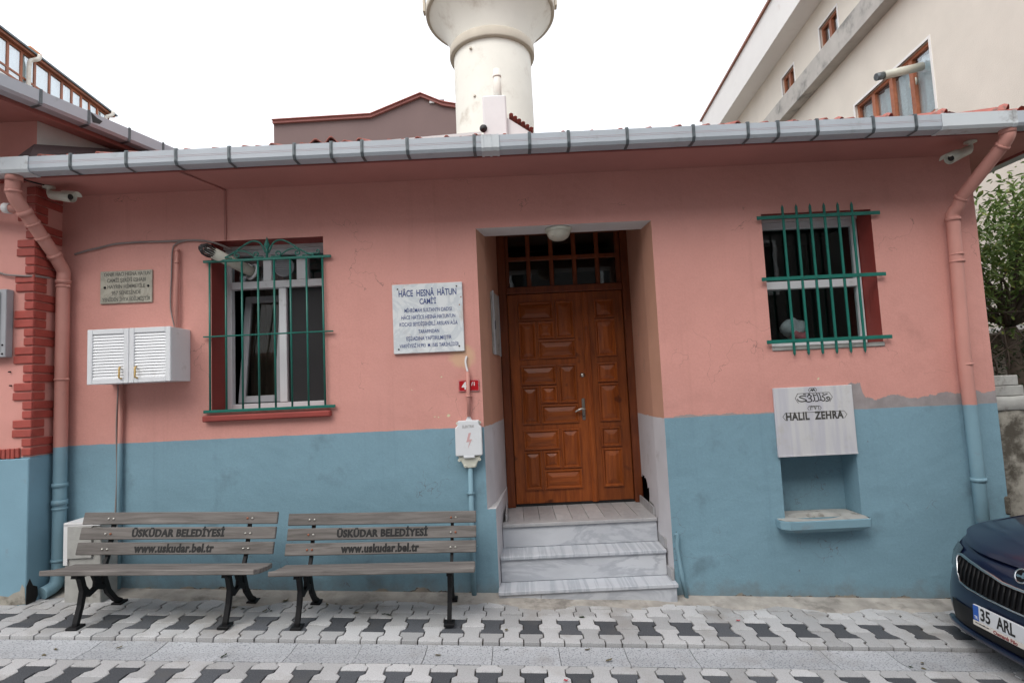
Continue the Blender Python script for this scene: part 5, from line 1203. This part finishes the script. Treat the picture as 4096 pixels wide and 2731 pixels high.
# ================================================================== GARDEN WALL, TREE
gw = thing('garden_wall', 'mossy stained concrete garden wall beside the blue corner', 'wall', (4.6, .1, 0))
def rough_block(x0, x1, y0, y1, z0, z1, seed, amp=.02, nx=10, nz=12):
    rr = random.Random(seed); m = MB(); g_ = {}
    for i in range(nx+1):
        for j in range(nz+1):
            g_[i, j] = len(m.v); m.v.append((x0+(x1-x0)*i/nx, y0+rr.uniform(-amp, amp), z0+(z1-z0)*j/nz+(rr.uniform(-amp, amp*.5) if j == nz else 0)))
    for i in range(nx):
        for j in range(nz): m.f.append((g_[i, j], g_[i+1, j], g_[i+1, j+1], g_[i, j+1])); m.m.append(0); m.s.append(True)
    t0 = len(m.v)
    for i in range(nx+1): a = m.v[g_[i, nz]]; m.v.append((a[0], y1, a[2]-.01+rr.uniform(-amp, amp)*.5))
    for i in range(nx): m.f.append((g_[i, nz], g_[i+1, nz], t0+i+1, t0+i)); m.m.append(0); m.s.append(True)
    return m
rough_block(4.031, 9, .06, .4, -.6, 1.50, 4, .012, 60, 26).build('body', 'oldconc', gw, fix=False)
rough_block(4.04, 9, .035, .44, 1.40, 1.515, 5, .012, 50, 3).build('coping', 'stone', gw, fix=False)
b = MB(); b.box(4.0, 4.05, -.012, .05, .55, .70, 0, .012); b.build('broken_brick', 'oldconc', gw)
for (a, c, z0, z1, nm) in ((4.06, 4.315, 1.517, 1.602, 'longer lower'), (4.05, 4.275, 1.605, 1.69, 'shorter upper')):
    b = MB(); b.box(a, c, .05, .26, z0, z1, 0, .006); o = tag(b.build('loose_block', 'stone'), nm+' one of two grey blocks stacked on the garden wall', 'block', 'blocks stacked on the garden wall')
def leaves(m, n, center, rad, size, seed, droop=.6, clumps=26):
    rr = random.Random(seed); cs = []
    for _ in range(clumps):
        while True:
            p = Vector((rr.uniform(-1, 1), rr.uniform(-1, 1), rr.uniform(-1, 1)))
            if p.length < 1: break
        cs.append(Vector((center[0]+p.x*rad[0], center[1]+p.y*rad[1], center[2]+p.z*rad[2])))
    for _ in range(n):
        c = rr.choice(cs); p = c+Vector((rr.gauss(0, .17), rr.gauss(0, .17), rr.gauss(0, .15)))
        if p.x < 4.08 and p.y < 6: continue
        L_ = size*rr.uniform(.6, 1.25); wv = L_*rr.uniform(.13, .2); a = rr.uniform(0, 6.283)
        d_ = Vector((math.cos(a), math.sin(a), -droop*rr.uniform(.2, 1.9)+.25)).normalized(); s_ = d_.cross(Vector((rr.uniform(-.6, .6), rr.uniform(-.6, .6), 1))).normalized(); u_ = s_.cross(d_)
        m.add([p, p+d_*L_*.35+s_*wv+u_*L_*.05, p+d_*L_*.75+s_*wv*.7+u_*L_*.02, p+d_*L_, p+d_*L_*.75-s_*wv*.7+u_*L_*.02, p+d_*L_*.35-s_*wv+u_*L_*.05, p+d_*L_*.5-u_*L_*.03],
              [(0, 1, 6), (1, 2, 6), (2, 3, 6), (3, 4, 6), (4, 5, 6), (5, 0, 6)])
    return cs
tr = thing('leafy_tree', 'leafy green tree overhanging the garden wall beside the pink corner', 'tree', (5.6, 1.5, 0))
m = MB(); cs = leaves(m, 8200, (5.75, 1.55, 3.02), (1.55, 1.0, .80), .095, 21, .8, 60); leaves(m, 260, (4.7, 1.3, 2.25), (.45, .5, .25), .085, 22, .8, 7); m.build('crown', 'leaf', tr, fix=False)
m = MB(); base = Vector((5.7, 1.7, -.3)); fork = Vector((5.6, 1.6, 2.2)); m.tube([base, base*.5+fork*.5+Vector((.05, 0, 0)), fork], [.11, .09, .07], 10)
rr = random.Random(5)
for c in cs[:40]:
    md_ = fork*.5+c*.5+Vector((rr.uniform(-.15, .15), rr.uniform(-.1, .1), rr.uniform(-.05, .25))); m.tube(bez([fork, md_, c], 4), [.025-.0024*i for i in range(9)], 5)
for (a, c) in (((5.5, 1.45, 2.5), (4.35, 1.1, 2.28)), ((5.5, 1.4, 2.3), (4.3, 1.0, 2.45)), ((5.6, 1.4, 2.35), (4.4, 1.2, 2.12))): m.tube(bez([a, (Vector(a)+Vector(c))/2+Vector((0, 0, .08)), c], 5), [.012-.0008*i for i in range(11)], 5)
m.build('trunk', 'bark', tr)
hb = thing('ivy_hedge', 'dark tangled ivy hedge behind the garden wall under the tree', 'hedge', (5.5, 1.2, 1))
m = MB(); leaves(m, 4200, (5.9, 1.55, 1.72), (1.9, .9, .38), .06, 41, .7, 60); m.build('foliage', 'leafd', hb, fix=False)
m = MB()
for k in range(26):
    x = 4.3+rr.uniform(0, 2.6); m.tube(bez([(x, 1.2+rr.uniform(-.4, .6), 1.1), (x+rr.uniform(-.3, .3), 1.1, 1.7), (x+rr.uniform(-.6, .6), 1.0+rr.uniform(-.3, .4), 2.15)], 4), .007, 4)
m.build('stems', 'bark', hb)
b = MB(); b.box(4.04, 9.5, .4, 3.5, -.5, 1.25); b = struct(b.build('garden_soil', 'soil'))

# ================================================================== CAR
car = thing('parked_car', 'dark navy blue car parked nose in from the right along the wall', 'car', (2.905, -1.25, gz(3.6)-.024)); car.rotation_euler = (0, TH, 0)
CW = .87; CLn = 4.2
# plan outline (u back from nose, v half width)
plan = [(0, 0), (.004, .15), (.012, .30), (.035, .45), (.075, .58), (.14, .70), (.24, .79), (.40, .845), (.62, .865), (.95, .87), (1.4, .87), (2.2, .87), (3.0, .87), (3.5, .85), (3.9, .80), (4.1, .66), (4.18, .4), (4.2, 0)]
def shoulder(u): return .715+.20*min(1, max(0, (u-.03)/1.1))**.75+.06*min(1, max(0, (u-1.1)/2.5))
rowt = [(0., .085), (.05, .04), (.16, .012), (.30, .0), (.42, .006), (.50, .012), (.66, .035), (.82, .05), (.93, .085), (1., .15)]
def belt_pt(i, j, sgn):
    u, v = plan[i]; t_, ins = rowt[j]; zt_ = shoulder(u); z = .15+(zt_-.15)*t_
    sidef = min(1, max(0, (u-.25)/.6)); backf = 1 if u < 2 else -1
    ins2 = ins*(1-sidef)+sidef*(.04*abs(t_-.45)*2*(t_ > .45)+.05*(t_ < .1))
    if u > 3.6: ins2 = ins*.6
    cx, cv = 1.0 if u < 2 else 3.2, 0
    # inset towards the car centre
    dx = 1 if u < .5 else (-1 if u > 3.8 else 0); fr_ = max(0, 1-u/.5) if u < .5 else max(0, (u-3.6)/.6)
    return (u+(ins2*fr_ if u < 2 else -ins2*fr_), sgn*max(0, v-ins2*(1-fr_*.6 if v > .3 else 0)*(1 if v > .3 else 0)), z)
m = MB(); idx = {}
full = [(i, 1) for i in range(len(plan)-1, -1, -1)]+[(i, -1) for i in range(1, len(plan)-1)]
for a, (i, sg) in enumerate(full):
    for j in range(len(rowt)): idx[a, j] = len(m.v); m.v.append(belt_pt(i, j, sg))
nf_ = len(full)
for a in range(nf_):
    for j in range(len(rowt)-1): m.f.append((idx[a, j], idx[(a+1) % nf_, j], idx[(a+1) % nf_, j+1], idx[a, j+1])); m.m.append(0); m.s.append(True)
body = m.build('body', 'paint', car, local=True, fix=True); ss = body.modifiers.new('sub', 'SUBSURF'); ss.levels = 2; ss.render_levels = 2
# bonnet: grid across the top from nose to windscreen
m = MB(); us = [.10, .13, .18, .26, .40, .60, .85, 1.1, 1.25]; nv = 12
def halfw(u):
    for (a, va), (c, vc) in zip(plan, plan[1:]):
        if a <= u <= c and c > a: return va+(vc-va)*(u-a)/(c-a)
    return .87
g_ = {}
for i, u in enumerate(us):
    for k in range(nv+1):
        s_ = -1+2*k/nv; hw = max(.30, halfw(u))-.03 if u > .14 else halfw(.14)-.06*(1-0)
        ue = u+(.0 if abs(s_) < .35 else .14*((abs(s_)-.35)/.65)**2.2*max(0, 1-u/1.0)); hw = min(hw, halfw(ue)-.035) if ue > .14 else hw
        z = shoulder(ue)-.012+.075*(1-s_*s_)*min(1, (u-.08)/.35)+.012*math.exp(-((abs(s_)-.55)/.12)**2)*min(1, (u-.08)/.3)
        if i == 0: z -= .028
        g_[i, k] = len(m.v); m.v.append((ue, s_*hw, z))
for i in range(len(us)-1):
    for k in range(nv): m.f.append((g_[i, k], g_[i+1, k], g_[i+1, k+1], g_[i, k+1])); m.m.append(0); m.s.append(True)
bo = m.build('bonnet', 'paint', car, local=True, fix=False); ss = bo.modifiers.new('sub', 'SUBSURF'); ss.levels = 2; ss.render_levels = 2
# deck under bonnet edge and cabin
m = MB(); st_ = [(1.18, .80, .93, .93), (1.75, .66, 1.36, 1.30), (2.3, .62, 1.43, 1.36), (3.1, .60, 1.38, 1.31), (3.75, .62, 1.02, .98), (4.05, .60, .93, .90)]
rs_ = []
for (u, hw, zc_, ze) in st_: rs_.append([(u, -.82, shoulder(u)-.03), (u, -hw-.03, ze-.03), (u, -hw*.6, zc_-.01), (u, 0, zc_), (u, hw*.6, zc_-.01), (u, hw+.03, ze-.03), (u, .82, shoulder(u)-.03)])
vs = [p for r_ in rs_ for p in r_]; m.add(vs, [(7*i+k, 7*i+k+1, 7*i+7+k+1, 7*i+7+k) for i in range(len(rs_)-1) for k in range(6)], 0, True); m.build('cabin', 'paint', car, local=True, fix=False)
b = MB(); b.add([(1.22, -.66, .972), (1.22, .66, .972), (1.70, .60, 1.335), (1.70, -.60, 1.335)], [(0, 1, 2, 3)]); b.xf(Matrix.Translation((-.012, 0, .016))); b.build('windscreen', 'carglass', car, local=True, fix=False)
for s in (-1, 1): b = MB(); b.add([(1.5, s*.79, 1.0), (3.4, s*.79, 1.05), (2.95, s*.665, 1.29), (1.85, s*.68, 1.27)], [(0, 1, 2, 3)]); b.xf(Matrix.Translation((0, s*.025, .0))); b.build('side_window', 'carglass', car, local=True, fix=False)
for u in (.80, 3.35):
    for s in (-1, 1):
        W_ = bpy.data.objects.new('wheel', None); COL.objects.link(W_); W_.parent = car; W_.location = (u, s*.76, .31)
        b = MB(); b.lathe([(.20, -.10), (.29, -.105), (.315, -.08), (.315, .08), (.29, .105), (.20, .10)], (0, 0, 0), 28, axis=(0, 1, 0)); b.build('tyre', 'tyre', W_, local=True)
        b = MB(); b.lathe([(.20, -.08), (.19, 0), (.05, .02*s), (.001, .03*s)], (0, 0, 0), 20, axis=(0, 1, 0)); b.build('rim', 'steel', W_, local=True)
# front fascia details follow the nose curve
def nose(v, z, off=0.):
    av = abs(v)
    for (a, va), (c, vc) in zip(plan, plan[1:]):
        if va <= av <= vc: u = a+(c-a)*(av-va)/(vc-va); break
    else: u = .3
    t_ = (z-.15)/(shoulder(u)-.15); ins = 0
    for (ta, ia), (tb, ib) in zip(rowt, rowt[1:]):
        if ta <= t_ <= tb: ins = ia+(ib-ia)*(t_-ta)/(tb-ta)
    return Vector((u+ins*max(0, 1-u/.5)-off, v, z))
gtop = [(-.535, .648), (-.50, .655), (-.40, .640), (-.26, .622), (-.17, .612), (-.10, .598), (0, .596), (.10, .598), (.17, .612), (.26, .622), (.40, .640), (.50, .655), (.535, .648)]
gbot = [(.535, .62), (.51, .53), (.46, .488), (.38, .474), (.2, .466), (0, .464), (-.2, .466), (-.38, .474), (-.46, .488), (-.51, .53), (-.535, .62)]
loop = gtop+gbot
G_ = bpy.data.objects.new('grille', None); COL.objects.link(G_); G_.parent = car
m = MB(); nn = 44; vs = []
def zt_(v, arr):
    pts = sorted(arr); 
    for (a, za), (c, zc_) in zip(pts, pts[1:]):
        if a <= v <= c: return za+(zc_-za)*(v-a)/(c-a)
    return pts[0][1] if v < pts[0][0] else pts[-1][1]
for i in range(nn+1):
    v = -.53+1.06*i/nn; zl, zh = zt_(v, gbot), zt_(v, gtop)
    for q in range(6): vs.append(nose(v, zl+(zh-zl)*q/5, .007))
m.add(vs, [(6*i+q, 6*i+6+q, 6*i+7+q, 6*i+1+q) for i in range(nn) for q in range(5)], 0, True); m.build('backing', 'cblack', G_, local=True, fix=False)
for k in range(25):
    v = -.50+1.0*k/24; zl, zh = zt_(v, gbot)+.012, zt_(v, gtop)-.014
    b = MB(); b.tube([nose(v, zl, .012), nose(v, (zl+zh)/2, .018), nose(v, zh, .012)], .007, 6); b.build('slat', 'cblack', G_, local=True)
m = MB(); pts = [nose(v, z, .014) for v, z in loop]; m.tube(pts+[pts[0]], [.011 if p.z > .59 else .007 for p in pts]+[.011], 8, caps=False); m.build('surround', 'chrome', G_, local=True)
# lower intake
m = MB(); vs = []
for i in range(31):
    v = -.56+1.12*i/30
    for z in (.215, .265, .315, .355): vs.append(nose(v, z, .006))
m.add(vs, [(4*i+q, 4*i+4+q, 4*i+5+q, 4*i+1+q) for i in range(30) for q in range(3)], 0, True); m.build('lower_intake', 'cblack', car, local=True, fix=False)
m = MB(); m.tube([nose(v, .185, .012) for v in [-.66+1.32*i/20 for i in range(21)]], .022, 8); m.build('lip', 'paint', car, local=True)
for s in (-1, 1):
    m = MB(); vs = []
    for i in (4, 5, 6):
        for j in (6, 7, 8): p = belt_pt(i, j, s); vs.append((p[0]-.004, p[1]+s*.004, p[2]))
    m.add(vs, [(3*i+q, 3*i+3+q, 3*i+4+q, 3*i+1+q) for i in range(2) for q in range(2)], 0, True); m.build('headlight', 'carlamp', car, local=True, fix=False)
# number plate, faces -x
PL = bpy.data.objects.new('number_plate', None); COL.objects.link(PL); PL.parent = car; PL.location = (-.028, 0, 0)
PV = Matrix(((0, 0, -1, 0), (-1, 0, 0, 0), (0, 1, 0, 0), (0, 0, 0, 1)))     # text x -> -y, text y -> z, normal -> -x
b = MB(); b.box(-.004, .012, -.26, .26, .318, .414, 0, .002); b.build('plate', 'plate', PL, local=True)
b = MB(); b.box(-.0052, -.0041, .215, .258, .320, .412); b.build('band', 'euband', PL, local=True)
b = MB(); b.box(-.006, .014, -.262, .262, .288, .317, 0, .002); b.build('strip', 'platestrip', PL, local=True)
def ptext(s, size, mat, y, z, wd, bold=0., x=-.0055):
    o = text(s, size, mat, PL, Matrix.Identity(4), bold=bold); xs = [v.co.x for v in o.data.vertices]; f_ = wd/(max(xs)-min(xs)); mid = (max(xs)+min(xs))/2
    for v in o.data.vertices: v.co.x = (v.co.x-mid)*f_
    o.data.transform(Matrix.Translation((x, y, z)) @ PV); return o
ptext('TR', .026, 'lettwhite', .236, .338, .026, .0006); ptext('35', .102, 'ink', .163, .366, .075, .0022); ptext('ARL', .102, 'ink', .015, .366, .13, .0022)
ptext('www.osmanlifilo.com', .013, 'ink', .19, .308, .105, 0, -.0066); ptext('Osmanlı Filo', .03, 'maroon', .02, .302, .17, .0008, -.0066)
# round badge on the bonnet edge
BD = bpy.data.objects.new('badge', None); COL.objects.link(BD); BD.parent = car; BD.location = (.068, 0, .672)
ax = Vector((-1, 0, .35)).normalized(); qd = Vector((0, 0, 1)).rotation_difference(ax)
b = MB(); b.lathe([(.035, 0), (.040, .006), (.046, .006), (.048, -.01)], (0, 0, 0), 28, axis=ax); b.build('ring', 'chrome', BD, local=True)
b = MB(); b.lathe([(.040, .003), (.001, .004)], (0, 0, 0), 24, axis=ax); b.build('disc', 'cblack', BD, local=True)
b = MB(); b.prism([(-.03, -.004), (-.022, .004), (.006, .002), (.012, .026), (.03, .012), (.022, -.002), (.030, -.008), (.016, -.014), (.004, -.008), (-.02, -.012)], 'z', .0045, .007)
b.xf(Matrix(((0, 0, -1, 0), (-1, 0, 0, 0), (0, 1, 0, 0), (0, 0, 0, 1)))); b.xf(Matrix.Rotation(R(19), 4, 'Y')); b.build('emblem', 'chrome', BD, local=True)

# ================================================================== FALLEN LEAVES
lf = MB(); lf.add([(0, 0, .004), (.012, .009, .007), (.03, .010, .003), (.046, 0, .008), (.03, -.010, .004), (.012, -.009, .007), (.022, 0, .002)], [(0, 1, 6), (1, 2, 6), (2, 3, 6), (3, 4, 6), (4, 5, 6), (5, 0, 6)])
lme = lf.mesh('fallen_leaf', 'deadleaf', fix=False); lmg = lf.mesh('fallen_leaf', 'leafd', fix=False)
rr = random.Random(9)
spots = [(rr.uniform(-2.3, -.9), rr.uniform(-.42, -.12), 0) for _ in range(20)]+[(rr.uniform(-3.2, 3.0), rr.uniform(-1.05, -.85), -.028) for _ in range(9)]+[(-.13, -.62, 0), (.45, -.40, 0), (2.55, -.98, -.028), (2.48, -1.05, -.028)]
for k, (x, y, dz) in enumerate(spots):
    me_ = lme if k % 3 else lmg; o = bpy.data.objects.new('fallen_leaf', me_); COL.objects.link(o); o.location = (x, y, gz(x)+dz+.001); sc_ = rr.uniform(.7, 1.25); o.scale = (sc_, sc_, sc_)
    o.rotation_euler = (rr.uniform(-.2, .2), rr.uniform(-.2, .2), rr.uniform(0, 6.28)); tag(o, 'small dry leaf fallen on the grey paving', 'leaf', 'fallen leaves')
for (x, y, dz) in ((1.56, -.44, 0), (.21, -1.29, -.022)):
    o = bpy.data.objects.new('red_petal', lf.mesh('red_petal', 'petal', fix=False)); COL.objects.link(o); o.location = (x, y, gz(x)+dz+.004); o.scale = (.7, 1, 1.6); tag(o, 'small crimson petal lying on a pale paver', 'petal', 'fallen petals')
print('pavers', np_, nr_)
